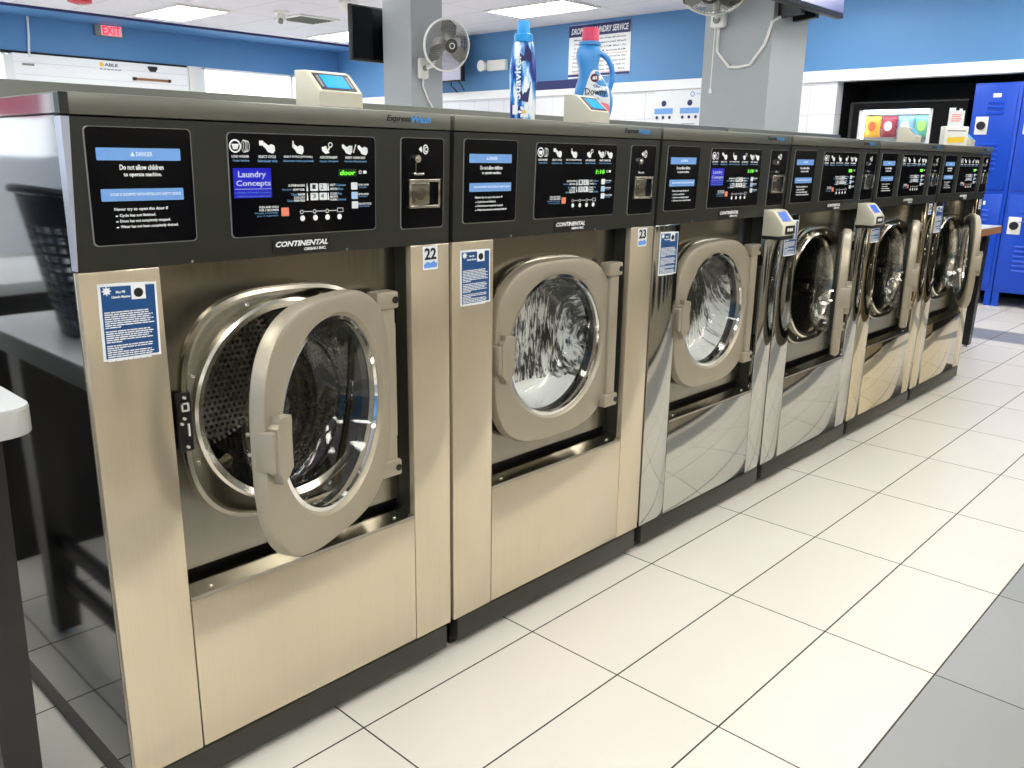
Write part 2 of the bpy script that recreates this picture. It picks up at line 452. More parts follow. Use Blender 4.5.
# ---- lettering: every string becomes real, slightly raised mesh
_tc = {}
def text_mesh(s, bold=0.0, shear=0.0):
    k = (s, bold, shear)
    if k in _tc: return _tc[k]
    cu = bpy.data.curves.new('t', 'FONT'); cu.body = s; cu.size = 1; cu.resolution_u = 2
    cu.offset = bold; cu.shear = shear; cu.align_x = 'LEFT'; cu.extrude = 0.01
    o = bpy.data.objects.new('t', cu); COL.objects.link(o)
    dg = bpy.context.evaluated_depsgraph_get(); dg.update()
    me = bpy.data.meshes.new_from_object(o.evaluated_get(dg))
    bpy.data.objects.remove(o); bpy.data.curves.remove(cu)
    xs = [v.co.x for v in me.vertices] or [0]; ys = [v.co.y for v in me.vertices] or [0]
    _tc[k] = (me, min(xs), max(xs), min(ys), max(ys)); return _tc[k]
def put_text(bm, s, x0, x1, y0, y1, w=0.0006, bold=0.0, shear=0.0, fit=True, rot=0):
    """lay the string into the rectangle x0..x1, y0..y1 of a local plane (x right, y up, z out)"""
    me, a, b, c, d = text_mesh(s, bold, shear)
    sx = (x1 - x0) / max(b - a, 1e-6); sy = (y1 - y0) / max(d - c, 1e-6)
    if not fit: sx = min(sx, sy * 1.15)
    n = set(bm.verts); bm.from_mesh(me)
    for v in bm.verts:
        if v not in n:
            v.co = Vector((x0 + (v.co.x - a) * sx, y0 + (v.co.y - c) * sy, w + v.co.z * 0.02))
def flat_rect(bm, x0, x1, y0, y1, w=0.0005, r=0):
    if r: pts = rrect(x0, x1, y0, y1, r)
    else: pts = [(x0, y0), (x1, y0), (x1, y1), (x0, y1)]
    prism(bm, pts, 'z', w - 0.0004, w)
def disc(bm, x, y, r, w=0.0006, n=16, r_in=0, sxy=1.0):
    if r_in:
        A = loop(bm, [(x + cos(2 * pi * i / n) * r * sxy, y + sin(2 * pi * i / n) * r, w) for i in range(n)])
        C = loop(bm, [(x + cos(2 * pi * i / n) * r_in * sxy, y + sin(2 * pi * i / n) * r_in, w) for i in range(n)])
        bridge(bm, A, C)
    else:
        prism(bm, [(x + cos(2 * pi * i / n) * r * sxy, y + sin(2 * pi * i / n) * r) for i in range(n)], 'z', w - 0.0003, w)
FRONT = Matrix(((1, 0, 0, 0), (0, 0, -1, 0), (0, 1, 0, 0), (0, 0, 0, 1)))      # plane facing -Y
def face_m(o, ydir=None):
    """plane matrix: origin o, x = +X, y = +Z, z = -Y"""
    return Matrix.Translation(o) @ FRONT
WEST = Matrix(((0, 0, -1, 0), (-1, 0, 0, 0), (0, 1, 0, 0), (0, 0, 0, 1)))       # plane facing -X: x = -Y, y = +Z

# ================================================================= ROOM
XW, YF, HC = 8.5, 11.1, 3.0
XL, YB = -4.2, -4.4
bm = bmesh.new(); box(bm, XL, 9.4, YB, YF + .2, -0.1, 0); struct('floor', bm, 'floor')
bm = bmesh.new(); box(bm, XL, XW, YB, 10.25, HC, HC + .1); struct('ceiling', bm, 'ceil')
bm = bmesh.new(); box(bm, XL, XW, 10.25, YF, HC - .012, HC + .1); struct('trim_1', bm, 'wall_blue')
bm = bmesh.new(); box(bm, XL, XW, 10.22, 10.25, HC - .03, HC); struct('trim_2', bm, 'navy')
# far wall with window openings
bm = bmesh.new()
box(bm, XL, XW + .1, YF, YF + .15, 2.56, HC)
o = struct('wall_back', bm, 'wall_blue')
bm = bmesh.new()
for a, b in ((XL, -3.9), (5.82, 6.05), (8.42, XW + .1)): box(bm, a, b, YF, YF + .15, 0, 2.56)
box(bm, 6.05, 8.42, YF, YF + .15, 0, 0.9); box(bm, -3.9, 3.4, YF, YF + .15, 0, 1.2)
struct('wall_back_lower', bm, 'wall_white')
def window(n, x0, x1, z0, z1, muls):
    bm = bmesh.new()
    for a, b in ((x0, x0 + .05), (x1 - .05, x1)) + tuple((m - .02, m + .02) for m in muls): box(bm, a, b, YF + .03, YF + .09, z0, z1)
    box(bm, x0, x1, YF + .03, YF + .09, z0, z0 + .05); box(bm, x0, x1, YF + .03, YF + .09, z1 - .03, z1)
    f = struct('window_%d' % n, bm, 'trim_white')
    g = obj('pane', B(x0 + .05, x1 - .05, YF + .055, YF + .06, z0 + .05, z1 - .03), 'pane', f)
window(1, 6.05, 8.42, 0.9, 2.56, (7.6,))
window(2, -3.9, 3.4, 1.2, 2.56, (-2.0, -.2, 1.6))
# roll-down shutter beside the window
t = obj('door_1', B(3.45, 5.80, YF - .05, YF + .12, 0, 2.53, r=0.005), 'trim_white', smooth=0); t['kind'] = 'structure'
obj('door_frame', B(3.34, 3.45, YF - .08, YF + .14, 0, 2.5), 'wall_white', t)
obj('door_frame', B(5.80, 5.88, YF - .08, YF + .14, 0, 2.54), 'white_plastic', t)
obj('head_gap_shade', B(3.34, 5.80, YF - .02, YF + .12, 2.532, 2.558), 'niche', t)  # solid black strip standing for the shade in the gap over the shutter
bm = bmesh.new()
for z in (0.5, 1.0, 1.5, 2.0, 2.27, 2.42): box(bm, 3.47, 5.78, YF - .056, YF - .05, z, z + .008)
obj('slat_line', bm, 'wtile', t)
PM = Matrix.Translation((0, YF - .051, 0)) @ FRONT
bm = bmesh.new(); disc(bm, 4.56, 2.475, 0.03, 0.004, 12); xf(bm, bm.verts, PM); obj('sun_mark', bm, 'yellow', t)
bm = bmesh.new(); put_text(bm, 'ABLE', 4.60, 4.78, 2.455, 2.495, 0.004, 0.02); [flat_rect(bm, 4.53 + i * .05, 4.565 + i * .05, 2.41, 2.428, .004) for i in range(6)]; xf(bm, bm.verts, PM); obj('lettering', bm, 'navy', t)
bm = bmesh.new(); prism(bm, [(5.2, 2.50), (5.33, 2.50), (5.33, 2.47), (5.3, 2.43), (5.23, 2.43), (5.2, 2.47)], 'y', YF - .08, YF - .05, 0.004); obj('pull_handle', bm, 'black', t)
bm = bmesh.new(); box(bm, 5.02, 5.48, YF - .07, YF - .05, 2.305, 2.335); obj('lock_bar', bm, 'brown', t)
bm = bmesh.new(); box(bm, 4.97, 5.02, YF - .072, YF - .05, 2.30, 2.34); box(bm, 5.48, 5.52, YF - .072, YF - .05, 2.30, 2.34); obj('lock_bar_end', bm, 'black', t)
bm = bmesh.new(); box(bm, 3.56, 3.70, YF - .062, YF - .05, 2.385, 2.41); obj('hinge_plate', bm, 'grey_plastic', t)

# right wall: blue above, ledge, tile below, black niche for the machines and lockers
struct('wall_right', B(XW, XW + .15, YB, YF, 2.235, HC), 'wall_blue')
bm = bmesh.new(); box(bm, XW - .03, XW + .1, YB, YF, 2.125, 2.235, r=.004); struct('trim_3', bm, 'trim_white')
struct('wall_right_lower', B(XW, XW + .15, 2.41, YF, 0, 2.125), 'wtile')
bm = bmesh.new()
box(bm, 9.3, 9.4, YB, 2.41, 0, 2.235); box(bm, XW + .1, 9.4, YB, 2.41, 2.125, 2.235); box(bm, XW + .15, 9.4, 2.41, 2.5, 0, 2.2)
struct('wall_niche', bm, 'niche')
struct('trim_4', B(XW - .035, XW - .005, 5.75, 6.75, 2.20, 2.31), 'navy')
# unseen walls behind the photographer and to the left; their windows are added for light
bm = bmesh.new(); box(bm, XL, 9.4, YB - .15, YB, 0, 1.6); box(bm, XL, 9.4, YB - .15, YB, 2.85, HC)
FW = ((-3.6, -1.2), (-.6, 1.8), (2.4, 4.8), (5.4, 7.8))
for a, b in ((XL, -3.6), (-1.2, -.6), (1.8, 2.4), (4.8, 5.4), (7.8, 9.4)): box(bm, a, b, YB - .15, YB, 1.6, 2.85)
struct('wall_front', bm, 'wall_tan')
for i, (a, b) in enumerate(FW):
    bm = bmesh.new()
    for x in (a, (a + b) / 2 - .02, b - .04): box(bm, x, x + .04, YB - .1, YB - .05, 1.6, 2.85)
    box(bm, a, b, YB - .1, YB - .05, 1.6, 1.64); box(bm, a, b, YB - .1, YB - .05, 2.81, 2.85)
    f = struct('window_%d' % (6 + i), bm, 'trim_white')  # unseen window, added for light from behind the camera
    obj('pane', B(a + .04, b - .04, YB - .08, YB - .075, 1.64, 2.81), 'pane', f)
bm = bmesh.new()
box(bm, XL - .15, XL, YB, YF, 2.5, HC); box(bm, XL - .15, XL, YB, YF, 0, .8)
for a, b in ((YB, 6.5), (9.5, YF)): box(bm, XL - .15, XL, a, b, .8, 2.5)
struct('wall_left', bm, 'wall_blue')
for i, (a, b) in enumerate(((6.5, 9.5),)):
    bm = bmesh.new()
    for y in (a, (a + b) / 2 - .02, b - .04): box(bm, XL - .1, XL - .05, y, y + .04, .8, 2.5)
    box(bm, XL - .1, XL - .05, a, b, .8, .84); box(bm, XL - .1, XL - .05, a, b, 2.46, 2.5)
    f = struct('window_%d' % (3 + i), bm, 'trim_white')  # unseen window, added for light and reflections from the left
    obj('pane', B(XL - .08, XL - .075, a + .04, b - .04, .84, 2.46), 'pane', f)

# ceiling lights: three in view, the unseen rest added to light the room
LABEL_L = {(2, 3): 'flat bright ceiling light panel nearest the exit sign', (3, 3): 'small bright ceiling light panel left of the grey pillar with the black television',
           (3, 2): 'bright ceiling light panel above the blue capped bottle'}
XS, YS = (-3.0, -0.4, 2.25, 4.85, 7.62), (9.25, 5.55, 2.2, .2, -1.8, -3.5)  # unseen near rows set closer to brighten the pillar's near face
for i, x in enumerate(XS):
    for j, y in enumerate(YS):
        key = {(3, 0): (2, 3), (4, 0): (3, 3), (4, 1): (3, 2)}.get((i, j))
        lab = LABEL_L[key] if key else 'added rectangular ceiling light panel for room light, out of the picture'
        if key == (3, 3): x = 7.4
        t = thing('ceiling_light', lab, 'ceiling light', (x, y, HC - .02), group='recessed ceiling light panels')
        obj('diffuser', lambda: B(-.3, .3, -.58, .58, 0, .012), 'panel_light', t, key='cl_d', smooth=0)
        def fr():
            bm = bmesh.new()
            box(bm, -.325, -.3, -.62, .62, -.004, .018); box(bm, .3, .325, -.62, .62, -.004, .018)
            box(bm, -.3, .3, -.62, -.58, -.004, .018); box(bm, -.3, .3, .58, .62, -.004, .018); return bm
        obj('light_frame', fr, 'white_plastic', t, key='cl_f', smooth=0)

# ceiling vent, dome camera, smoke detector, alarm
t = thing('ceiling_vent', 'square ceiling air vent with dark slats beside the white ceiling camera', 'vent', (6.15, 8.45, HC))
bm = bmesh.new()
for a, b, c, d in ((-.3, -.26, -.3, .3), (.26, .3, -.3, .3), (-.26, .26, -.3, -.26), (-.26, .26, .26, .3)): box(bm, a, b, c, d, -.02, 0)
obj('vent_frame', bm, 'white_plastic', t, smooth=0)
for k in range(6):
    o = obj('slat', lambda: B(-.26, .26, -.012, .012, -.016, -.002), 'grey_plastic', t, key='vslat', smooth=0, loc=(0, -.21 + k * .084, 0), rot=(.5, 0, 0))
obj('duct', B(-.26, .26, -.26, .26, -.003, -.001), 'black', t, smooth=0)
t = thing('ceiling_camera', 'white cylindrical camera hanging from the ceiling beside the vent', 'camera', (5.62, 8.2, HC))
bm = bmesh.new(); lathe(bm, [(.001, 0), (.09, 0), (.09, -.02), (.055, -.03), (.055, -.1), (.001, -.1)], (0, 0), 24, 'z'); obj('housing', bm, 'white_plastic', t)
bm = bmesh.new(); cyl(bm, (-.03, -.03, -.1), (-.05, -.05, -.13), .03); obj('lens_tube', bm, 'grey_plastic', t)
bm = bmesh.new(); lathe(bm, [(.001, 0), (.09, 0), (.1, -.02), (.08, -.06), (.04, -.085), (.001, -.09)], (0, 0), 24, 'z')
tag(obj('dome_camera', bm, 'white_plastic', loc=(5.72, 7.0, HC)), 'small white dome fixture on the ceiling left of the grey pillar', 'camera')
t = thing('fire_alarm', 'round red alarm on the ceiling above the exit sign', 'alarm', (3.68, 9.3, HC))
bm = bmesh.new(); lathe(bm, [(.001, 0), (.13, 0), (.13, -.03), (.06, -.05), (.001, -.05)], (0, 0), 24, 'z'); obj('housing', bm, 'red', t)
bm = bmesh.new(); cyl(bm, (0, 0, -.05), (0, 0, -.07), .03); obj('strobe', bm, 'white_plastic', t)

# exit sign on the far wall
t = thing('exit_sign', 'illuminated red EXIT sign on the blue wall above the white shutter', 'sign', (4.71, YF - .005, 2.94))
bm = bmesh.new(); box(bm, -.185, .185, -.05, 0, -.1, .055, r=.012); obj('housing', bm, 'grey_plastic', t)
bm = bmesh.new(); box(bm, -.11, .165, -.056, -.05, -.085, .04); obj('lit_face', bm, 'exit_pale', t)
bm = bmesh.new(); put_text(bm, 'EXIT', -.095, .15, -.078, .033, 0, 0.03); xf(bm, bm.verts, face_m((0, -.058, 0))); obj('lettering', bm, 'exit_red', t, smooth=0)
bm = bmesh.new(); tube(bm, [(3.70, YF - .02, 2.99), (3.69, YF - .02, 2.75), (3.665, YF - .03, 2.55), (3.66, YF - .07, 2.50)], .014, 6)  # white cable down the far wall
tag(obj('cable', bm, 'trim_white'), 'white conduit running down the blue wall left of the exit sign', 'cable')

# things on the right wall
t = thing('service_poster', 'white and navy poster headed drop-off laundry service on the blue wall', 'poster', (XW - .004, 5.54, 2.32))
W_ = Matrix.Translation((0, 0, 0)) @ WEST
def wobj(name, fn, m, parent):
    bm = bmesh.new(); fn(bm); xf(bm, bm.verts, WEST); return obj(name, bm, m, parent, smooth=0)
wobj('sheet', lambda b: prism(b, [(-.49, 0), (.49, .02), (.48, .64), (-.49, .645)], 'z', 0, .003), 'sticker_white', t)
wobj('header', lambda b: (flat_rect(b, -.49, .48, .5, .64, .006), flat_rect(b, -.49, .49, .02, .05, .006)), 'navy', t)
wobj('lettering', lambda b: put_text(b, 'DROP-OFF LAUNDRY SERVICE', -.45, .45, .53, .605, .008, .02, .2), 'white_ink', t)
def plines(b):
    rows = ['Minimum 10 lbs for any drop off service.', 'Wash, dry and fold, all detergent included. All work', 'is same day. Ready by 5 P.M. Mon - Fri', 'if dropped off before 9 A.M., Sat & Sun, 8 A.M.']
    for i, r_ in enumerate(rows): put_text(b, r_, -.40, .42, .445 - i * .05, .472 - i * .05, .007, .012)
    rows = ['Comforters and blankets are priced by the', 'pound, at the regular rate per load', 'Not responsible for items left in', 'pockets or left over thirty days.']
    for i, r_ in enumerate(rows): put_text(b, r_, -.42, .42, .225 - i * .05, .252 - i * .05, .007, .012)
wobj('small_print', plines, 'black_ink', t)
wobj('rule_line', lambda b: (flat_rect(b, -.45, .45, .272, .277, .007), flat_rect(b, -.45, .45, .268 - .21, .272 - .21, .007)), 'red', t)
t = thing('emergency_light', 'white twin-lamp emergency light box on the blue wall', 'light', (XW - .005, 7.33, 2.56))
wobj('housing', lambda b: box(b, -.14, .21, -.07, .07, 0, .07, r=.01), 'white_plastic', t)
def lamp(b):
    cyl(b, (-.2, 0, .05), (-.2, 0, .13), .06, .075, 16); cyl(b, (-.2, 0, .02), (-.14, 0, .03), .02)
wobj('lamp_head', lamp, 'white_plastic', t)
t = thing('wall_television', 'pale-screened television tilted out from the blue wall behind the first pillar', 'television', (XW - .2, 8.05, 2.36))
bm = bmesh.new(); box(bm, -.07, 0, -.27, .75, .0, .6, r=.01); obj('casing', bm, 'black', t)
bm = bmesh.new(); box(bm, -.076, -.07, -.25, .73, .02, .58); obj('screen', bm, 'tv_pale', t)
bm = bmesh.new(); box(bm, 0, .2, .2, .3, .1, .3); obj('wall_bracket', bm, 'black', t)
bm = bmesh.new(); tube(bm, [(-.02, 0, 0), (.0, .02, -.05), (.1, .06, -.08), (.15, .05, -.13)], .01, 6); tube(bm, [(-.02, -.16, 0), (.05, -.14, -.04), (.14, -.1, -.11)], .01, 6); obj('cord', bm, 'black', t)

t = thing('instruction_board', 'pale blue and white instruction board on the white tile wall by the second pillar', 'sign', (XW - .004, 4.1, 1.25))
wobj('board', lambda b: prism(b, [(-.56, 0), (.6, 0), (.6, .87), (-.56, .87)], 'z', 0, .004), 'sticker_white', t)
def ib_circ(b):
    for s in range(3):
        cx = -.42 + s * .36
        disc(b, cx, .72, .035, .007)
        for k in range(3): disc(b, cx - .09 + k * .09, .56, .02, .009, 10)
wobj('number_disc', ib_circ, 'navy', t)
wobj('caption_band', lambda b: [flat_rect(b, -.55 + s * .36, -.29 + s * .36, .60, .665, .007) for s in range(3)], 'banner', t)
wobj('small_print', lambda b: [flat_rect(b, -.52 + s * .36, -.34 + s * .36 + .01 * (k % 2), .48 - k * .045, .488 - k * .045, .007) for s in range(3) for k in range(8)], 'grey_plastic', t)
wobj('lettering', lambda b: (put_text(b, 'How to wash', .03, .3, .805, .83, .007), disc(b, -.03, .815, .03, .007, r_in=.02)), 'blue_ink', t)

# ---------------------------------------------------------------- pillars
struct('pillar_1', B(4.715, 5.09, 4.7, 5.10, 0, HC, r=.004), 'pillar')
struct('pillar_2', B(4.695, 5.18, 1.2, 1.685, 0, HC, r=.004), 'pillar')

# televisions on pillars
t = thing('television', 'black television seen past the left edge of the first pillar', 'television', (4.42, 5.18, 2.18))
bm = bmesh.new(); box(bm, 0, .62, 0, .05, -.02, .46, r=.008); obj('casing', bm, 'black', t)
bm = bmesh.new(); box(bm, .02, .6, -.004, 0, 0, .44); obj('screen', bm, 'panel_black', t)
bm = bmesh.new(); box(bm, .38, .5, -.08, 0, .15, .3); obj('wall_bracket', bm, 'black', t)
t = thing('television', 'television with bluish lit screen mounted high on the second pillar', 'television', (4.2, 1.0, 2.225), rot=(radians(-4), 0, 0))
bm = bmesh.new(); box(bm, 0, 1.06, 0, .05, 0, .62, r=.008); obj('casing', bm, 'black', t)
bm = bmesh.new(); box(bm, .015, 1.045, -.004, 0, .03, .605); obj('screen', bm, 'tv_screen', t)
bm = bmesh.new(); box(bm, .55, .6, .05, .2, -.02, .4); box(bm, .75, .8, .05, .2, -.02, .4); box(bm, .5, .86, .14, .17, .15, .3); obj('wall_bracket', bm, 'black', t)

# ---------------------------------------------------------------- wall fans
def wall_fan(label, center, facing, mount, mount_n, rollup=0):
    facing = Vector(facing).normalized()
    t = thing('wall_fan', label, 'fan', mount, group='oscillating wall fans')
    q = facing.to_track_quat('-Y', 'Z').to_matrix().to_4x4()
    T = Matrix.Translation(Vector(center) - Vector(mount)) @ q
    R_ = .215
    def add(name, fn, m, smooth=40):
        bm = bmesh.new(); fn(bm); xf(bm, bm.verts, T); return obj(name, bm, m, t, smooth=smooth)
    def arcs(b, bulge, sgn):
        for k in range(60):
            a = 2 * pi * k / 60
            pts = []
            for s in (1.0, .93, .75, .5, .27):
                y = sgn * (bulge * (1 - s ** 2.6))
                aa = a + (1 - s) * 0.5
                pts.append((cos(aa) * R_ * s, y, sin(aa) * R_ * s))
            tube(b, pts, .0021, 4)
        for s in (.62, .84):
            y = sgn * (bulge * (1 - s ** 2.6))
            tube(b, [(cos(2 * pi * i / 40) * R_ * s, y, sin(2 * pi * i / 40) * R_ * s) for i in range(40)], .0018, 4, True)
    add('front_guard', lambda b: arcs(b, .10, -1), 'wire')
    add('rear_guard', lambda b: arcs(b, .10, 1), 'wire')
    def rim(b): lathe(b, [(R_ - .004, -.012), (R_ + .008, -.008), (R_ + .008, .012), (R_ - .004, .012)], (0, 0), 56, 'y', True)
    add('guard_rim', rim, 'white_plastic')
    def hub(b): lathe(b, [(.001, -.106), (.05, -.106), (.058, -.1), (.058, -.09), (.001, -.09)], (0, 0), 28, 'y')
    add('hub_badge', hub, 'kick')
    add('hub_ring', lambda b: lathe(b, [(.02, -.109), (.026, -.109), (.026, -.106), (.02, -.106)], (0, 0), 20, 'y', True), 'white_plastic')
    def blades(b):
        for k in range(3):
            n = set(b.verts); pts = []
            outl = [(0.03, -.03), (.09, -.075), (.16, -.08), (.205, -.03), (.2, .035), (.13, .05), (.06, .03), (.03, .015)]
            A = loop(b, [(x, -.018 + z * .35, z) for x, z in outl]); C = loop(b, [(x, -.012 + z * .35, z) for x, z in outl])
            bridge(b, A, C); b.faces.new(A); b.faces.new(C)
            xf(b, [v for v in b.verts if v not in n], Matrix.Rotation(2 * pi * k / 3 + .4, 4, 'Y'))
        cyl(b, (0, -.04, 0), (0, .02, 0), .04, .045, 24)
    add('blade', blades, 'blade')
    add('motor', lambda b: lathe(b, [(.001, .20), (.05, .19), (.068, .15), (.072, .06), (.06, .045), (.001, .045)], (0, 0), 28, 'y'), 'white_plastic')
    # neck and bracket
    c = Vector(center) - Vector(mount); tail = c + (-facing) * .14
    bm = bmesh.new(); tube(bm, [tail, tail * .55 + Vector((0, 0, -.09)), Vector(mount_n) * .03], .022, 10); obj('neck', bm, 'white_plastic', t)
    n = Vector(mount_n)
    bm = bmesh.new()
    if abs(n.y) > .5: box(bm, -.055, .055, -.05, 0, -.09, .09, r=.02)
    else: box(bm, -.05, 0, -.055, .055, -.05, .06, r=.02)
    obj('wall_mount', bm, 'white_plastic', t)
    bm = bmesh.new(); cyl(bm, n * .05, n * .062, .024, n=16); obj('speed_knob', bm, 'grey_plastic', t)
    return t
t = wall_fan('round grey wall fan on the first pillar, facing the aisle', (4.89, 4.42, 2.275), (-.28, -.95, -.16), (4.83, 4.7, 2.09), (0, -1, 0))
bm = bmesh.new(); tube(bm, [(0, -.03, -.08), (.0, -.02, -.15), (.07, -.015, -.27), (.12, -.015, -.33), (.24, -.01, -.40)], .009, 6); obj('power_cord', bm, 'white_plastic', t)
t = wall_fan('wall fan tilted down from the second pillar, with pull cord', (4.44, 1.50, 2.37), (-.62, -.25, -.74), (4.695, 1.57, 2.20), (-1, 0, 0))
bm = bmesh.new(); tube(bm, [(-.02, 0, -.05), (-.02, 0, -.19), (-.012, -.09, -.29), (-.012, -.16, -.295), (-.012, -.24, -.285), (-.012, -.33, -.17), (-.02, -.375, -.04), (.03, -.40, -.01)], .009, 8); obj('power_cord', bm, 'white_plastic', t)
bm = bmesh.new(); tube(bm, [(-.04, .015, -.05), (-.04, .02, -.42)], .0035, 6); cyl(bm, (-.04, .02, -.42), (-.04, .02, -.45), .007, .011, 10); obj('pull_cord', bm, 'white_plastic', t)

# ---------------------------------------------------------------- grey bulkhead behind the row
bm = bmesh.new()
box(bm, .0, 3.765, .93, 1.17, 0, 1.498, r=.004); box(bm, 3.775, 5.25, .93, 1.17, 0, 1.498, r=.004)
tag(obj('service_bulkhead', bm, 'bulk'), 'long grey metal service bulkhead standing behind the washer row', 'bulkhead')

# ================================================================= WASHERS
W_, WB = 0.874, 0.864
CX, CZ = 0.436, 0.80            # drum centre in the machine's own x, z
FA = math.atan2(0.008, 0.26)
MF = Matrix.Translation((0, 0, 1.123)) @ Matrix.Rotation(FA, 4, 'X') @ FRONT   # fascia plane: x right, y up, z out
MB_ = Matrix.Translation((0, -.0005, 0)) @ FRONT                                # body front plane
ML = Matrix.Translation((0, -.0105, 0)) @ FRONT                                 # lid front plane

def fpart(name, fn, m, parent, key, mtx=MF, smooth=0, **pr):
    def mk():
        bm = bmesh.new(); fn(bm)
        if mtx is MF:
            for v in bm.verts: v.co.x = SHX(v.co.x)
        xf(bm, bm.verts, mtx); return bm
    return obj(name, mk, m, parent, key=key, smooth=smooth, **pr)

# --- fascia artwork ------------------------------------------------
WX0, WX1, PY0, PY1 = .028, .211, .044, .243
SHX = lambda x: x + .015 * (x + .55) / 1.53      # artwork is drafted on the old plane, then eased right      # warning panel
CX0, CX1 = .285, .627                            # control panel
KX0, KX1 = .701, .826                            # coin panel
def rp(x0, x1, y0, y1, w): return lambda b: prism(b, rrect(x0, x1, y0, y1, .008), 'z', 0, w)
def cxy(s, t_): return CX0 + (CX1 - CX0) * s, PY0 + (PY1 - PY0) * t_
def warn_white(b):
    put_text(b, 'Do not allow children', .080, .157, .172, .181, .0042, .02)
    put_text(b, 'to operate machine.', .086, .153, .159, .168, .0042, .02)
    put_text(b, 'Never try to open the door if', .065, .160, .101, .108, .0042, .02)
    for i, (s, e) in enumerate((('Cycle has not finished.', .137), ('Drum has not completely stopped.', .163), ('Water has not been completely drained.', .177))):
        y = .0905 - i * .0098
        put_text(b, s, .073, e, y, y + .0065, .0042, .02); flat_rect(b, .066, .070, y + .002, y + .004, .0045)
def warn_band(b):
    flat_rect(b, .043, .190, .188, .209, .0040, .002); flat_rect(b, .045, .191, .119, .140, .0040, .002)
def warn_band_txt(b):
    put_text(b, 'DANGER', .110, .139, .195, .203, .0046, .03)
    prism(b, [(.100, .195), (.108, .195), (.104, .203)], 'z', .004, .0046)
    put_text(b, 'DOOR IS EQUIPPED WITH INTERLOCK SAFETY DEVICE', .060, .186, .127, .133, .0046, .03)
def hand(b, x, y, s=1.0, fl=1):
    pts = [(-.012, .002), (-.006, -.003), (-.002, -.009), (.009, -.012), (.014, -.006), (.013, .003), (.006, .006), (0, .003), (-.009, .009), (-.012, .007)]
    prism(b, [(x + px * s * fl, y + py * s) for px, py in pts], 'z', .0038, .0044)
def icons(b):
    y = PY0 + .172
    disc(b, .298, y, .0125, .0044, 20, r_in=.0095); prism(b, [(.291, y + .004), (.306, y + .004), (.303, y - .006), (.294, y - .006)], 'z', .0038, .0044)
    for k in range(3): disc(b, .3165 + k * .0035, y, .012 - k * .0008, .0044, 20, r_in=.0105 - k * .0008, sxy=.45)
    flat_rect(b, .349, .358, y + .002, y + .011, .0044); hand(b, .369, y - .001)
    flat_rect(b, .4225, .4255, y, y + .012, .0044); hand(b, .434, y - .002)
    prism(b, [(.491, y + .001), (.502, y + .004), (.505, y - .004), (.51, y - .010), (.500, y - .012), (.492, y - .006)], 'z', .0038, .0044)
    disc(b, .512, y + .006, .0055, .0044, 14, r_in=.0035); prism(b, [(.505, y - .004), (.509, y + .003), (.512, y + .001), (.508, y - .006)], 'z', .0038, .0044)
    hand(b, .553, y - .001, 1.0); flat_rect(b, .557, .567, y - .004, y + .005, .0044); hand(b, .593, y - .002, 1.0)
    prism(b, [(.569, y - .009), (.571, y - .009), (.577, y + .008), (.575, y + .008)], 'z', .0038, .0044)
def ctl_white(b):
    for s, x0, x1 in (('LOAD WASHER', .290, .326), ('SELECT CYCLE', .346, .384), ('SELECT EXTRAS (OPTIONAL)', .402, .468), ('ADD DETERGENT', .486, .529), ('INSERT COINS/CARD', .549, .600)):
        put_text(b, s, x0, x1, PY0 + .1505, PY0 + .1555, .0044, .014)
    def T(s, s0, s1, t0, t1):
        (x0, y0), (x1, y1) = cxy(s0, t0), cxy(s1, t1); put_text(b, s, x0, x1, y0, y1, .0044, .014)
    T('SUPERWASH', .365, .475, .475, .50); T('HEAVY SOIL', .395, .475, .435, .458)
    T('WARM', .425, .475, .385, .41); T('COLORS', .40, .475, .355, .378); T('PERM PRESS', .40, .475, .325, .348)
    T('HOT', .655, .695, .475, .50); T('WHITES', .655, .71, .435, .458)
    T('COLD', .655, .705, .385, .41); T('BRIGHTS', .655, .71, .355, .378); T('NORMAL', .655, .71, .325, .348)
    T('EXTRA WASH', .865, .945, .475, .495); T('EXTRA RINSE', .865, .945, .375, .395); T('DELICATE CYCLE', .865, .965, .27, .292)
    T('PUSH AND HOLD', .17, .295, .27, .292); T('FOR 3 SECONDS', .17, .295, .24, .262)
    for s in (.488, .636):
        for t0 in (.335, .43):
            (x0, y0), (x1, y1) = cxy(s, t0), cxy(s + .012, t0 + .075); prism(b, [(x0, y0), (x1, y0), (x1 - .002, y1), (x0 + .001, y1)], 'z', .0038, .0044)
    for s in (.45, .54, .63):
        x, y = cxy(s, .22); disc(b, x, y, .0042, .0044, 12, r_in=.003)
    x, y = cxy(.725, .225); prism(b, [(x - .007, y - .0045), (x + .008, y - .0045), (x + .008, y - .0035), (x - .007, y - .0035)], 'z', .0038, .0044)
    prism(b, [(x - .007, y + .0035), (x + .008, y + .0035), (x + .008, y + .0045), (x - .007, y + .0045)], 'z', .0038, .0044)
    flat_rect(b, x - .007, x - .006, y - .0045, y + .0045, .0044); flat_rect(b, x + .007, x + .008, y - .0045, y + .0045, .0044)
    for s0, s1 in ((.465, .525), (.555, .615), (.645, .70)):
        (x0, y0), (x1, y1) = cxy(s0, .219), cxy(s1, .225); flat_rect(b, x0, x1, y0, y1, .0044)
    for s in (.455, .545, .632, .72):
        x, y = cxy(s, .155); disc(b, x, y, .0058, .0044, 14)
    x, y = cxy(.882, .618); disc(b, x, y, .004, .0044, 12, r_in=.0025); flat_rect(b, x + .008, x + .0165, y - .003, y + .003, .0044)
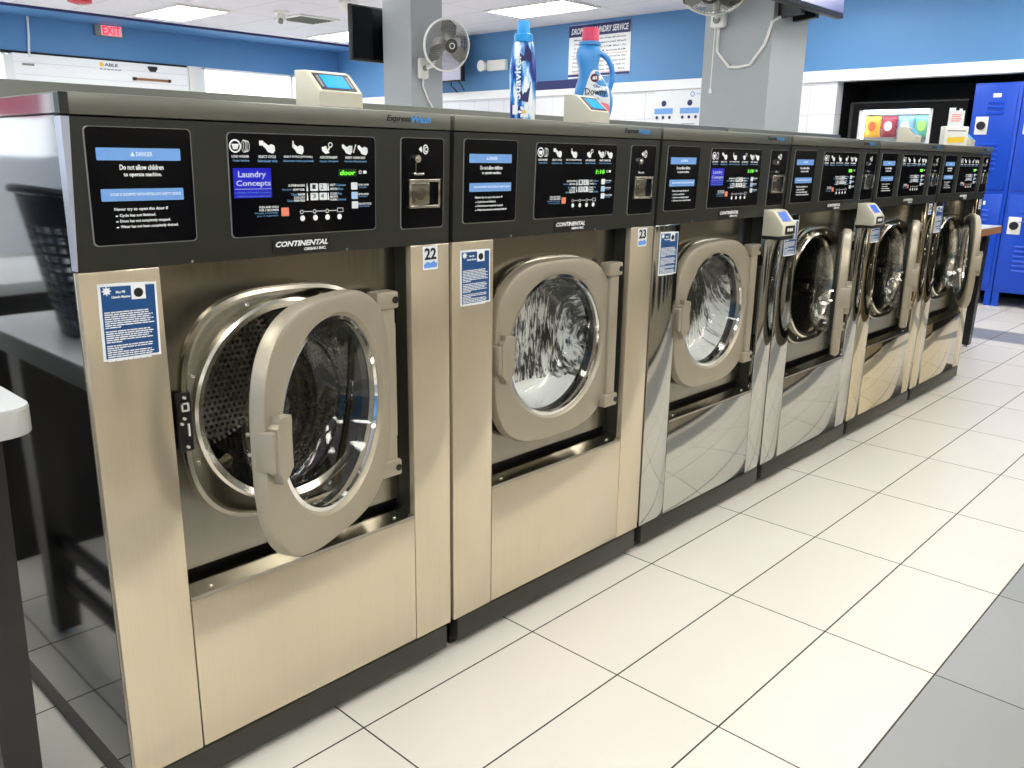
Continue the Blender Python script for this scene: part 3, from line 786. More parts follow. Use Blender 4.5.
def ctl_blue(b):
    for s, x0, x1 in (('Cargar lavadora', .292, .326), ('Seleccionar ciclo', .344, .387), ('Seleccionar extras (opcional)', .400, .470), ('Agregar detergente', .485, .531), ('Insertar fichas/tarjeta', .547, .604)):
        put_text(b, s, x0, x1, PY0 + .1425, PY0 + .1475, .0044, .02)
    def T(s, s0, s1, t0, t1):
        (x0, y0), (x1, y1) = cxy(s0, t0), cxy(s1, t1); put_text(b, s, x0, x1, y0, y1, .0044, .01)
    T('Muy Sucio', .325, .385, .435, .458); T('Tibio', .38, .42, .385, .41); T('Colores', .355, .395, .325, .348)
    T('Caliente', .70, .77, .475, .50); T('Blanca', .715, .75, .435, .458); T('Fria', .71, .74, .385, .41); T('Normal', .715, .77, .325, .348)
    T('Lavado Extra', .87, .93, .452, .468); T('Enjuague', .87, .935, .352, .368); T('Ciclo delicado', .87, .95, .248, .264)
    T('Empuje y sostenga', .14, .29, .213, .232); T('por 3 segundos', .155, .29, .185, .204)
def keyrects(lst, r=.0015):
    def f(b):
        for s0, s1, t0, t1 in lst:
            (x0, y0), (x1, y1) = cxy(s0, t0), cxy(s1, t1); prism(b, rrect(x0, x1, y0, y1, r, 2), 'z', .0036, .005)
    return f
def key_num(b):
    for s, s0, t0 in (('1', .527, .45), ('2', .585, .45), ('3', .527, .355), ('4', .585, .355)):
        (x0, y0), (x1, y1) = cxy(s0, t0), cxy(s0 + .022, t0 + .045); put_text(b, s, x0, x1, y0, y1, .0054, 0)
def coin_icon(b):
    x, y = .770, PY0 + .173; disc(b, x, y, .011, .0042, 18, r_in=.008, sxy=.75); put_text(b, 'C', x - .004, x + .004, y - .006, y + .006, .0042, .03)
    prism(b, [(x - .02, y), (x - .012, y + .007), (x - .012, y + .003), (x - .01, y - .003), (x - .012, y - .007)], 'z', .0038, .0044)
def coin_lock(b):
    cyl(b, (.742, PY0 + .152, .002), (.742, PY0 + .152, .012), .0085, n=20); cyl(b, (.742, PY0 + .152, .012), (.742, PY0 + .152, .015), .004, n=12)
    flat_rect(b, .741, .743, PY0 + .122, PY0 + .146, .004)
    box(b, .730, .760, PY0 + .116, PY0 + .121, .003, .012, r=.001)
def coin_frame(b):
    x0, x1, y0, y1 = .717, .810, PY0 + .042, PY0 + .107
    for a in ((x0, x0 + .006, y0, y1), (x1 - .006, x1, y0, y1), (x0, x1, y0, y0 + .006), (x0, x1, y1 - .006, y1)): box(b, a[0], a[1], a[2], a[3], 0, .012, r=.0012)
def coin_block(b):
    box(b, .724, .780, PY0 + .049, PY0 + .100, .0, .009, r=.002); cyl(b, (.752, PY0 + .074, .009), (.752, PY0 + .074, .0105), .014, n=24)
    cyl(b, (.752, PY0 + .074, .0105), (.752, PY0 + .074, .0115), .006, n=14); box(b, .732, .772, PY0 + .093, PY0 + .097, .009, .010)
    box(b, .728, .736, PY0 + .055, PY0 + .082, .009, .0098)
def badge_txt(b):
    put_text(b, 'CONTINENTAL', .377, .502, .0185, .0300, .0022, .035, .3); put_text(b, 'GIRBAU INC.', .443, .497, .0085, .0148, .0022, .03, .2)
def logo_a(b): put_text(b, 'Express', .672, .740, 1.3945, 1.4115, .0005, .02, .25)
def logo_b(b): put_text(b, 'Wash', .742, .800, 1.397, 1.4115, .0005, .02, .25)

def sticker_lines(b):
    rnd = random.Random(3)
    y = .0905
    for i in range(22):
        y -= .0039
        if i in (7, 13, 16, 20): e = .035
        else: e = .084 + rnd.random() * .012
        if i in (8, 14): y -= .003
        x = .008
        while x < e:                     # short dashes read as words at this size
            l = min(.004 + rnd.random() * .011, e - x)
            flat_rect(b, x, x + l, y, y + .0019, .0014); x += l + .0014
def sticker_sun(b):
    disc(b, .015, .126, .0055, .0014, 14)
    for k in range(8):
        a = 2 * pi * k / 8; c, s = cos(a), sin(a)
        prism(b, [(.015 + c * .0055 - s * .0016, .126 + s * .0055 + c * .0016), (.015 + c * .0055 + s * .0016, .126 + s * .0055 - c * .0016), (.015 + c * .0088, .126 + s * .0088)], 'z', .001, .0014)
    put_text(b, 'Max Fill', .031, .047, .121, .1255, .0014, .03); put_text(b, 'Llenado Maximo', .023, .056, .1125, .117, .0014, .03)
    prism(b, [(.058, .108), (.084, .108), (.084, .137), (.058, .137)], 'z', .001, .0013)

def build_door():
    """door slab in hinge space: x runs to -0.52, y from the outer face inwards"""
    bm = bmesh.new(); n = 64
    c = (-.268, -.012); h = .263, .263
    out = [circle_pts(c, h[0] - d, n, 'y', t, 3.1, h[1] - d) for d, t in ((.012, .006), (.004, .009), (0, .018), (0, .036), (.006, .042))]
    inn = [circle_pts((-.268, 0), r, n, 'y', t) for r, t in ((.225, .042), (.202, .036), (.202, .026), (.206, .014), (.214, .006))]
    rings = [loop(bm, q) for q in out + inn]
    for a, b in zip(rings, rings[1:] + rings[:1]): bridge(bm, a, b)
    return bm
def build_handle():
    bm = bmesh.new()
    P = [(-.026, -.046), (-.015, -.050), (-.012, -.068), (.002, -.056), (.024, -.044), (.018, -.02), (.018, .02), (.026, .045), (.024, .058), (-.010, .058), (-.016, .066), (-.016, .050), (-.026, .044)]
    prism(bm, P, 'y', -.014, .010, .003, 2)
    box(bm, -.037, -.020, -.010, .03, -.04, .038, r=.004)
    xf(bm, bm.verts, Matrix.Translation((-.495, 0, .0))); return bm
def build_bowl():
    bm = bmesh.new()
    pr = [(.203, .020), (.200, .034), (.188, .052), (.180, .100), (.172, .122), (.157, .134), (.10, .140), (.001, .142)]
    inn = [(r - .005 if r > .01 else .0008, t - .006) for r, t in pr[::-1]]
    rings = lathe(bm, pr + inn, (-.268, 0), 64, 'y')
    bridge(bm, rings[-1], rings[0]); bmesh.ops.remove_doubles(bm, verts=bm.verts, dist=.0001)
    return bm
def build_bowl_trim():
    bm = bmesh.new(); lathe(bm, [(.208, .014), (.198, .013), (.196, .02), (.203, .026)], (-.268, 0), 64, 'y', True); return bm
def build_door_seal():
    bm = bmesh.new(); lathe(bm, [(.240, .041), (.205, .041), (.205, .056), (.226, .058), (.238, .052)], (-.268, 0), 64, 'y', True); return bm

def build_surround():
    bm = bmesh.new(); n = 64
    x0, x1, z0, z1 = .145, .742, .478, 1.128
    A = []
    for i in range(n):
        a = 2 * pi * i / n; c, s = cos(a), sin(a)
        k = min((x1 - CX if c > 0 else CX - x0) / abs(c) if abs(c) > 1e-6 else 9, (z1 - CZ if s > 0 else CZ - z0) / abs(s) if abs(s) > 1e-6 else 9)
        A.append((CX + c * k, .060, CZ + s * k))
    A = loop(bm, A); C = loop(bm, circle_pts((CX, CZ), .242, n, 'y', .060))
    bridge(bm, A, C)
    D = loop(bm, circle_pts((CX, CZ), .242, n, 'y', .064)); bridge(bm, C, D)
    # fill the four corners of the rectangle
    for px, pz in ((x0, z0), (x0, z1), (x1, z0), (x1, z1)):
        near = sorted(A, key=lambda v: (v.co.x - px) ** 2 + (v.co.z - pz) ** 2)[:6]
        e = [v for v in near if abs(v.co.x - px) < 1e-5]; f = [v for v in near if abs(v.co.z - pz) < 1e-5]
        e.sort(key=lambda v: abs(v.co.z - pz)); f.sort(key=lambda v: abs(v.co.x - px))
        cv = bm.verts.new((px, .060, pz))
        try: bm.faces.new((e[0], cv, f[0]))
        except Exception: pass
    return bm
def build_ring_plate():
    bm = bmesh.new(); n = 64
    rings = [loop(bm, q) for q in (circle_pts((CX, CZ), .243, n, 'y', .060, 3.0), circle_pts((CX, CZ), .252, n, 'y', .060, 3.0, .255), circle_pts((CX, CZ), .250, n, 'y', .050, 3.0, .253),
                                   circle_pts((CX, CZ), .242, n, 'y', .047, 3.0, .245), circle_pts((CX, CZ), .234, n, 'y', .052, 2.9, .237), circle_pts((CX, CZ), .229, n, 'y', .052), circle_pts((CX, CZ), .229, n, 'y', .064))]
    for a, b in zip(rings, rings[1:]): bridge(bm, a, b)
    return bm
def build_rim():
    bm = bmesh.new()
    lathe(bm, [(.229, .060), (.228, .044), (.222, .040), (.208, .048), (.200, .070), (.199, .110), (.206, .112), (.2285, .066)], (CX, CZ), 72, 'y', True); return bm
def build_drum():
    bm = bmesh.new()
    lathe(bm, [(.200, .115), (.2235, .125), (.2235, .50), (.20, .512), (.001, .516)], (0, 0), 72, 'y'); return bm
def build_lifter(k):
    bm = bmesh.new()
    prism(bm, [(-.035, -.223), (.035, -.223), (.012, -.165), (-.012, -.165)], 'y', .14, .49, .006)
    xf(bm, bm.verts, Matrix.Rotation(2 * pi * k / 3 + .7, 4, 'Y')); return bm
def build_bolt():
    bm = bmesh.new(); lathe(bm, [(.0052, 0), (.0052, -.0016), (.0036, -.0034), (.0022, -.0034), (.0018, -.002), (.0004, -.002)], (0, 0), 14, 'y'); return bm

def washer(k, label, st, ang, wet, num, disp, lcd_on, hide_num=False):
    t = thing('washing_machine', label, 'washing machine', (k * W_, 0, 0), group='front-loading washers in the row')
    S = st
    # body
    obj('side_panel', lambda: B(0, .006, .021, .9, .09, 1.383), 'steel_side', t, key='sp_l', smooth=0)
    obj('side_panel', lambda: B(WB - .006, WB, .021, .9, .09, 1.383), 'steel_side', t, key='sp_r', smooth=0)
    obj('back_panel', lambda: B(.006, WB - .006, .88, .9, .09, 1.383), 'kick', t, key='bp', smooth=0)
    def coll():
        bm = bmesh.new(); box(bm, 0, .1445, 0, .0205, .09, 1.122, r=.003); box(bm, .139, .1445, .018, .075, .44, 1.122); return bm
    def colr():
        bm = bmesh.new(); box(bm, .7425, WB, 0, .0205, .09, 1.122, r=.003); return bm
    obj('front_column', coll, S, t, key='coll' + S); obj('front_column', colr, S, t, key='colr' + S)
    obj('recess_side', lambda: B(.7425, .748, .0205, .075, .44, 1.122), 'kick', t, key='rs', smooth=0)
    def lowp():
        bm = bmesh.new(); box(bm, .1465, .7405, 0, .018, .092, .437, r=.002); return bm
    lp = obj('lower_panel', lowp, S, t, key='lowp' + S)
    def sill():
        bm = bmesh.new(); prism(bm, [(-.001, .4375), (.0, .4445), (.062, .458), (.062, .452), (.01, .436)], 'x', .1465, .7405); return bm
    obj('sill', sill, 'steel_ring', t, key='sill', smooth=0)
    def sillb():
        bm = bmesh.new()
        for x in (.20, .69): cyl(bm, (x, .02, .447), (x, .018, .453), .005, n=10)
        return bm
    obj('bolt', sillb, 'chrome', t, key='sillb')
    obj('recess_gap_shade', lambda: B(.1465, .7405, .075, .078, .43, .50), 'black', t, key='rb', smooth=0)  # black strip standing for the shade in the gap under the surround
    obj('door_surround', build_surround, 'steel_dark', t, key='surr', smooth=30)
    rp_ = obj('ring_plate', build_ring_plate, 'steel_dark', t, key='ringp', smooth=35)
    for q in range(8):
        a = 2 * pi * (q + .5) / 8; r = .243 if q % 4 in (1, 2) else .243
        rr = .262 if q % 2 == 0 and False else .2405
        x, z = CX + cos(a) * rr, CZ + sin(a) * rr
        obj('bolt', build_bolt, 'chrome', rp_, key='bolt', loc=(x, .0515, z))
    obj('tub_rim', build_rim, 'steel_ring', t, key='rim')
    obj('rim_gasket', lambda: (lambda b: (lathe(b, [(.2285, .066), (.206, .112), (.2235, .125)], (CX, CZ), 64, 'y'), b)[1])(bmesh.new()), 'rubber', t, key='rg')
    d = obj('drum', build_drum, 'drum', t, key='drum', loc=(CX, 0, CZ))
    for q in range(3): obj('lifter', lambda q=q: build_lifter(q), 'steel_dark', d, key='lift%d' % q)
    # latch plate at the left of the opening
    def latch():
        bm = bmesh.new(); box(bm, .172, .202, .042, .0515, .742, .864, r=.002); return bm
    lt = obj('latch_plate', latch, 'black', t, key='latch')
    def latchd():
        bm = bmesh.new()
        for a in ((.180, .196, .038, .042, .826, .829), (.180, .196, .038, .042, .841, .844), (.180, .183, .038, .042, .826, .844), (.193, .196, .038, .042, .826, .844)): box(bm, *a)
        for x, z in ((.187, .855), (.184, .812), (.178, .802), (.187, .752)): cyl(bm, (x, .036, z), (x, .042, z), .003, n=10)
        box(bm, .190, .193, .037, .042, .775, .800); return bm
    obj('catch', latchd, 'white_plastic', lt, key='latchd', smooth=0)
    # base, kick
    obj('base_plinth', lambda: B(.012, .852, .03, .88, 0, .09), 'black', t, key='plinth', smooth=0)
    def kick():
        bm = bmesh.new(); box(bm, .012, .846, -.003, .03, .022, .088, r=.003); return bm
    obj('kick_plate', kick, 'kick', t, key='kick')
    # fascia
    def fas():
        bm = bmesh.new(); prism(bm, [(0, 1.123), (-.008, 1.381), (.10, 1.381), (.10, 1.123)], 'x', .001, WB - .001, .0025, 2); return bm
    f = obj('control_fascia', fas, 'fascia', t, key='fas')
    def lid():
        bm = bmesh.new(); box(bm, .001, WB - .001, -.010, .9, 1.384, 1.42, r=.003); return bm
    l = obj('lid', lid, 'lid', t, key='lid')
    if k == 0:
        obj('lid_end_cap', B(-.0012, .014, -.0115, .012, 1.3845, 1.4195, r=.0015), 'fascia', l, smooth=0)
        obj('lid_side', B(-.001, .001, .012, .899, 1.3865, 1.417), 'steel_side', l, smooth=0)
        bm = bmesh.new(); A = loop(bm, [(-.001, -.0012, 1.1245), (.0015, -.0012, 1.1245), (.0125, -.0095, 1.381), (-.001, -.0095, 1.381)]); C = loop(bm, [(-.001, .02, 1.1245), (.0015, .02, 1.1245), (.0125, .02, 1.381), (-.001, .02, 1.381)])
        bridge(bm, A, C); bm.faces.new(A); bm.faces.new(C); obj('fascia_end', bm, 'silver', f, smooth=0)
    fpart('lettering', logo_a, 'black_ink', l, 'la', ML, label='black lettering'); fpart('lettering', logo_b, 'logo_blue', l, 'lb', ML, label='light blue lettering')
    w1 = fpart('warning_panel', rp(WX0, WX1, PY0, PY1, .003), 'panel_black', t, 'w1')
    fpart('bezel', rp(WX0 - .002, WX1 + .002, PY0 - .002, PY1 + .001, .0018), 'grey_plastic', w1, 'w1b')
    fpart('lettering', warn_white, 'white_ink', w1, 'ww'); fpart('banner', warn_band, 'banner', w1, 'wb'); fpart('banner_lettering', warn_band_txt, 'banner_white', w1, 'wbt')
    c1 = fpart('control_panel', rp(CX0, CX1, PY0, PY1 - .003, .0035), 'panel_black', t, 'c1')
    fpart('bezel', rp(CX0 - .002, CX1 + .002, PY0 - .002, PY1 - .002, .0018), 'grey_plastic', c1, 'c1b')
    fpart('pictogram', icons, 'white_ink', c1, 'ic'); fpart('lettering', ctl_white, 'white_ink', c1, 'cw'); fpart('lettering', ctl_blue, 'blue_ink', c1, 'cb')
    fpart('cycle_key', keyrects([(.515, .568, .43, .505), (.578, .631, .43, .505), (.515, .568, .335, .41), (.578, .631, .335, .41)]), 'key_white', c1, 'k4')
    fpart('key_number', key_num, 'black_ink', c1, 'kn')
    fpart('option_key', keyrects([(.812, .858, .435, .51)]), 'key_white', c1, 'o1'); fpart('option_key', keyrects([(.814, .860, .335, .41)]), 'key_blue', c1, 'o2'); fpart('option_key', keyrects([(.816, .862, .235, .31)]), 'key_white', c1, 'o3')
    fpart('stop_key', keyrects([(.312, .362, .185, .27)]), 'orange_btn', c1, 'ok')
    fpart('display_window', keyrects([(.718, .852, .575, .65)], .0006), 'display_green', c1, 'dw')
    def dg(b):
        if disp == 'block': (x0, y0), (x1, y1) = cxy(.74, .585), cxy(.83, .64); flat_rect(b, x0, x1, y0, y1, .0052); return
        (x0, y0), (x1, y1) = cxy(.728, .588), cxy(.842, .638); put_text(b, disp, x0, x1, y0, y1, .0054, .006, .15)
    fpart('display_digits', dg, 'digit_green', c1, 'dg' + disp)
    if lcd_on:
        (x0, y0), (x1, y1) = cxy(.018, .375), cxy(.255, .66)
        fpart('message_screen', lambda b: prism(b, [(x0, y0), (x1, y0), (x1, y1), (x0, y1)], 'z', .0034, .0042), 'lcd_blue', c1, 'lcd')
        def lt_(b):
            put_text(b, 'Laundry', x0 + .010, x1 - .012, y1 - .021, y1 - .006, .0044, .02); put_text(b, 'Concepts', x0 + .005, x1 - .002, y1 - .037, y1 - .023, .0044, .02)
            flat_rect(b, x0 + .002, x1 - .001, y0 + .0165, y0 + .0175, .0046)
        fpart('screen_lettering', lt_, 'lcd_grey', c1, 'lcdt')
        fpart('screen_lettering', lambda b: (put_text(b, 'a division of laundry concepts', x0 + .002, x1 - .003, y0 + .008, y0 + .012, .0044), put_text(b, '1-800-laundryconcepts.com', x0 + .006, x1 - .004, y0 + .001, y0 + .005, .0044)), 'blue_ink', c1, 'lcds')
    k1 = fpart('coin_panel', rp(KX0, KX1, PY0 - .004, PY1 - .002, .003), 'panel_black', t, 'k1')
    fpart('bezel', rp(KX0 - .002, KX1 + .002, PY0 - .006, PY1 - .001, .0018), 'grey_plastic', k1, 'k1b')
    fpart('coin_symbol', coin_icon, 'white_ink', k1, 'ci'); fpart('lock', coin_lock, 'chrome', k1, 'cl', smooth=40)
    fpart('coin_frame', coin_frame, 'steel_ring', k1, 'cf', smooth=40); fpart('coin_acceptor', coin_block, 'steel_dark', k1, 'cbk', smooth=40)
    b1 = fpart('maker_badge', lambda b: prism(b, rrect(.370, .508, .0055, .0335, .002, 2), 'z', 0, .0018), 'black', t, 'b1')
    fpart('lettering', badge_txt, 'white_ink', b1, 'bt')
    def scr(b):
        for x in (.20, .55): cyl(b, (x, .004, 0), (x, .004, .002), .0028, n=10)
    fpart('screw', scr, 'chrome', f, 'fs', smooth=40)
    # instruction sticker on the left column
    MS = Matrix.Translation((.027, -.0005, .961)) @ Matrix.Rotation(radians((1.2, -.5, .6, 0, .4, -.3)[k]), 4, 'Y') @ FRONT
    s1 = fpart('instruction_sticker', lambda b: (prism(b, [(0, 0), (.105, .001), (.105, .137), (.057, .139), (0, .139)], 'z', 0, .0006)), 'sticker_white', t, 'st%d' % k, MS)
    fpart('sticker_field', lambda b: prism(b, [(.005, .004), (.101, .005), (.101, .133), (.005, .134)], 'z', .0006, .001), 'sticker_blue', s1, 'sf%d' % k, MS)
    fpart('lettering', sticker_lines, 'white_ink', s1, 'sl%d' % k, MS); fpart('sun_logo', sticker_sun, 'white_ink', s1, 'ss%d' % k, MS)
    fpart('washer_picture', lambda b: disc(b, .071, .120, .0085, .0017, 18), 'black_ink', s1, 'sw%d' % k, MS)
    # number sticker on the right column
    n1 = fpart('number_sticker', lambda b: prism(b, rrect(.779, .826, 1.062, 1.118, .003, 2), 'z', 0, .0006), 'sticker_white', t, 'ns', MB_)
    fpart('number', lambda b: put_text(b, num, .784, .821, 1.086, 1.114, .0012, .03), 'black_ink', n1, 'nn' + num, MB_)
    fpart('wave_mark', lambda b: prism(b, [(.782, 1.066), (.822, 1.067), (.824, 1.076), (.812, 1.082), (.803, 1.078), (.792, 1.081), (.782, 1.075)], 'z', .0006, .001), 'sticker_sky', n1, 'nw', MB_)
    # hinge
    def hinge():
        bm = bmesh.new()
        for z in (1.003, .592): box(bm, .632, .695, -.012, .030, z - .020, z + .020, r=.005)
        box(bm, .648, .690, -.004, .022, .60, .99, r=.006); box(bm, .66, .71, .022, .060, .66, .94); return bm
    h = obj('hinge', hinge, 'door', t, key='hinge')
    def hpin():
        bm = bmesh.new()
        for z in (1.003, .592): cyl(bm, (.684, -.0135, z), (.684, -.010, z), .0085, n=16)
        return bm
    obj('hinge_pin', hpin, 'black', h, key='hpin')
    # door
    dr = obj('door', build_door, 'door', t, key='door', loc=(.69, 0, CZ), rot=(0, 0, radians(ang)))
    obj('handle', build_handle, 'door', dr, key='handle'); obj('door_glass', build_bowl, 'glass', dr, key='bowl')
    obj('glass_ring', build_bowl_trim, 'chrome', dr, key='btrim'); obj('door_seal', build_door_seal, 'rubber', dr, key='dseal')
    if ang:
        obj('door_catch', lambda: (lambda b: (tube(b, [(-.5, .04, .02), (-.5, .065, .02), (-.48, .07, .02)], .004, 6), tube(b, [(-.5, .04, -.02), (-.5, .065, -.02)], .004, 6), b)[2])(bmesh.new()), 'steel_ring', dr, key='dcatch')
    return t

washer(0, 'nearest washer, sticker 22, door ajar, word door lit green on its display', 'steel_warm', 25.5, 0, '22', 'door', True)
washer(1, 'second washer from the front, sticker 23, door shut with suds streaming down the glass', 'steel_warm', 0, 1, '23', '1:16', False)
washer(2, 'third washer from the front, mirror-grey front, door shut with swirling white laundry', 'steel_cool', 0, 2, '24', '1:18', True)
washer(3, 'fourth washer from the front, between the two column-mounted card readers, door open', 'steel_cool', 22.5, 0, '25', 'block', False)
washer(4, 'fifth washer from the front, front tinted like golden reflections, door open, second from the far end', 'steel_gold', 18.7, 0, '26', 'block', False)
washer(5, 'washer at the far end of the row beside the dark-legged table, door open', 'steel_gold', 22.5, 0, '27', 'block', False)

# foam behind the two closed doors
def suds_mesh():
    bm = bmesh.new(); pr = [(.172, .045), (.172, .100), (.160, .121), (.10, .1275), (.001, .129)]
    lathe(bm, [(.1935, .036)] + [(.183, .05), (.178, .098), (.169, .115), (.155, .1255), (.10, .1325), (.001, .134)], (0, 0), 64, 'y')
    return bm
for k, nm, lb in ((1, 'suds_run', 'white soap suds running down inside the round glass of the second washer'), (2, 'suds_swirl', 'swirling suds and water inside the round glass of the third washer')):
    bm = bmesh.new(); lathe(bm, [(.1935, .058), (.185, .100), (.177, .126), (.160, .1395), (.10, .1455), (.001, .1475)], (0, 0), 64, 'y')
    lathe(bm, [(.1945, .058), (.187, .101), (.179, .130), (.161, .1435), (.10, .1495), (.001, .1515)], (0, 0), 64, 'y')
    o = obj('soap_suds', bm, nm, loc=(k * W_ + .69 - .268, 0, CZ)); tag(o, lb, 'suds', kind='stuff')

# ================================================================= CARD READERS
def reader(label, x, y, z, rz=0, front=False, group='coin card readers'):
    t = thing('card_reader', label, 'card reader', (x, y, z), rz, group)
    w_ = .0575
    def shell():
        bm = bmesh.new()
        prism(bm, [(0, 0), (0, .036), (.046, .078), (.058, .082), (.092, .083), (.092, 0)], 'x', -w_, w_, .003, 2)
        return bm
    obj('casing', shell, 'reader', t, key='rd')
    a = math.atan2(.042, .046)
    MR = Matrix.Translation((0, .0, .036)) @ Matrix.Rotation(a - pi / 2, 4, 'X') @ FRONT
    L = math.hypot(.042, .046)
    fpart('screen_bezel', lambda b: prism(b, [(-.046, .006), (.046, .006), (.046, L - .004), (-.046, L - .004)], 'z', 0, .0012), 'black', t, 'rb1', MR)
    fpart('screen', lambda b: prism(b, [(-.031, .012), (.031, .012), (.031, L - .010), (-.031, L - .010)], 'z', .001, .002), 'screen_cyan', t, 'rs1', MR)
    fpart('side_marking', lambda b: [prism(b, [(s * .0385 - .0035, .014), (s * .0385 + .0035, .014), (s * .0385 + .0035, L - .012), (s * .0385 - .0035, L - .012)], 'z', .001, .0018) for s in (-1, 1)], 'grey_plastic', t, 'rm1', MR)
    obj('foot_strip', lambda: B(-w_ + .002, w_ - .002, -.0015, .09, 0, .006), 'grey_plastic', t, key='rf', smooth=0)
    return t
reader('beige card reader with blue screen on top of the nearest washer', .610, .065, 1.42)
reader('beige card reader in front of the blue fabric softener bottle', 1.507, .05, 1.42, radians(9))
reader('beige card reader atop the row in front of the lit snack machine', 4.165, .06, 1.42, radians(6))
reader('beige card reader atop the last washer, nearest the blue lockers', 5.075, .06, 1.42, radians(6))
def column_reader(label, x, z):
    t = thing('card_reader', label, 'card reader', (x, 0, z), 0, 'column-mounted card readers')
    def shell():
        bm = bmesh.new(); prism(bm, [(-.001, 0), (-.072, 0), (-.085, .006), (-.085, .040), (-.075, .052), (-.042, .092), (-.030, .096), (-.001, .096)], 'x', -.055, .055, .004, 2); return bm
    obj('casing', shell, 'reader', t, key='crd')
    a = math.atan2(.040, .033); L = math.hypot(.040, .033)
    MR = Matrix.Translation((0, -.075, .052)) @ Matrix.Rotation(a - pi / 2, 4, 'X') @ FRONT
    fpart('screen_bezel', lambda b: prism(b, [(-.034, .003), (.034, .003), (.034, L - .003), (-.034, L - .003)], 'z', 0, .001), 'grey_plastic', t, 'crb', MR)
    fpart('screen', lambda b: prism(b, [(-.029, .007), (.029, .007), (.029, L - .007), (-.029, L - .007)], 'z', .001, .002), 'screen_blue', t, 'crs', MR)
    MK = Matrix.Translation((0, -.085, 0)) @ FRONT
    fpart('keypad', lambda b: prism(b, rrect(-.036, .040, .009, .040, .004, 2), 'z', 0, .0015), 'black', t, 'crk', MK)
    fpart('keypad_button', lambda b: [prism(b, rrect(-.022 + i * .016, -.011 + i * .016, .019, .031, .002, 2), 'z', .0015, .0028) for i in range(3)], 'white_plastic', t, 'crkb', MK)
    def slot():
        bm = bmesh.new(); box(bm, -.056, .05, -.08, -.001, -.012, .001, r=.002); return bm
    obj('card_slot', slot, 'black', t, key='crsl')
column_reader('grey card reader with blue screen mounted beside the third washer', 2.508, 1.052)
column_reader('grey card reader with blue screen mounted beside the fourth washer', 3.382, 1.052)

# ================================================================= BOTTLES AND SIGN ON THE LIDS
t = thing('fabric_softener_bottle', 'tall slim softener bottle with bright cyan cap and white flower print', 'bottle', (1.335, .2, 1.42), radians(-46)); t.scale = (1, 1, .945)
def sb():
    bm = bmesh.new()
    prof = [(.001, 0), (.031, 0), (.034, .006), (.0345, .06), (.0365, .13), (.0355, .17), (.031, .205), (.026, .232), (.024, .236), (.001, .236)]
    lathe(bm, prof, (0, 0), 40, 'z'); xf(bm, bm.verts, Matrix.Diagonal((1.05, .8, 1, 1))); return bm
obj('bottle_body', sb, 'suavitel', t)
bm = bmesh.new(); lathe(bm, [(.001, .232), (.0265, .232), (.0265, .252), (.0245, .254), (.0185, .256), (.0175, .288), (.016, .291), (.001, .291)], (0, 0), 36, 'z')
obj('cap', bm, 'cap_cyan', t)
def wrap(bm, r, sx=1.05, sy=.8):
    for v in bm.verts:
        a = v.co.x / r; rr = r + v.co.z
        v.co = Vector((sin(a) * rr * sx, -cos(a) * rr * sy, v.co.y))
bm = bmesh.new(); put_text(bm, 'Suavitel', 0, .12, 0, .018, .002, .02)
xf(bm, bm.verts, Matrix.Translation((-.006, .068, 0)) @ Matrix.Rotation(pi / 2, 4, 'Z')); wrap(bm, .0362); obj('lettering', bm, 'white_ink', t, smooth=0)
bm = bmesh.new(); prism(bm, [(-.0085, .065), (.014, .06), (.022, .12), (.024, .2), (.008, .225), (.001, .19), (-.010, .2)], 'z', .0002, .001); bmesh.ops.subdivide_edges(bm, edges=bm.edges, cuts=3)
wrap(bm, .0352); obj('label', bm, 'navy', t, smooth=0)
bm = bmesh.new()
for q in range(6):
    a = 2 * pi * q / 6; prism(bm, [(.004 + cos(a + da) * rr, .032 + sin(a + da) * rr) for da, rr in ((-.3, .004), (-.38, .013), (0, .019), (.38, .013), (.3, .004))], 'z', .0005, .0016)
wrap(bm, .0345); obj('flower_print', bm, 'white_ink', t, smooth=0)
bm = bmesh.new(); disc(bm, .004, .032, .005, .0024); wrap(bm, .0345); obj('flower_centre', bm, 'yellow', t, smooth=0)
bm = bmesh.new(); prism(bm, [(-.03, .025), (-.014, .025), (-.014, .052), (-.03, .052)], 'z', .0005, .0016)
wrap(bm, .0345); bc = obj('barcode', bm, 'white_ink', t, smooth=0)

t = thing('fabric_softener_bottle', 'handled blue softener bottle with raspberry cap behind a card reader', 'bottle', (1.66, .2, 1.42), radians(-44)); t.scale = (1, 1, .955)
K = .000485
def P2(x, y): return ((x - 612) * K, (735 - y) * K + .0)
OUT = [(735, 502, 700), (700, 494, 714), (640, 489, 730), (600, 486, 737), (545, 487, 737), (500, 491, 722), (462, 500, 700), (430, 510, 670), (410, 513, 655), (385, 514, 643), (350, 508, 636), (320, 500, 637), (285, 493, 645), (255, 496, 649), (235, 502, 645), (218, 512, 632), (210, 530, 615)]
def prof(yp):
    for (a0, l0, r0), (a1, l1, r1) in zip(OUT, OUT[1:]):
        if a0 >= yp >= a1:
            f_ = (a0 - yp) / (a0 - a1); return l0 + (l1 - l0) * f_, r0 + (r1 - r0) * f_
    return OUT[0][1:] if yp > 735 else OUT[-1][1:]
def dep(yp): return .036 if yp > 260 else .036 - .010 * (260 - yp) / 50
def surf(x, z):
    yp = 735 - z / K; l, r = prof(yp); c, hw = (l + r) / 2, (r - l) / 2
    u = min(.98, abs((x / K + 612 - c) / hw)); return -dep(yp) * (1 - u ** 3) ** (1 / 3)
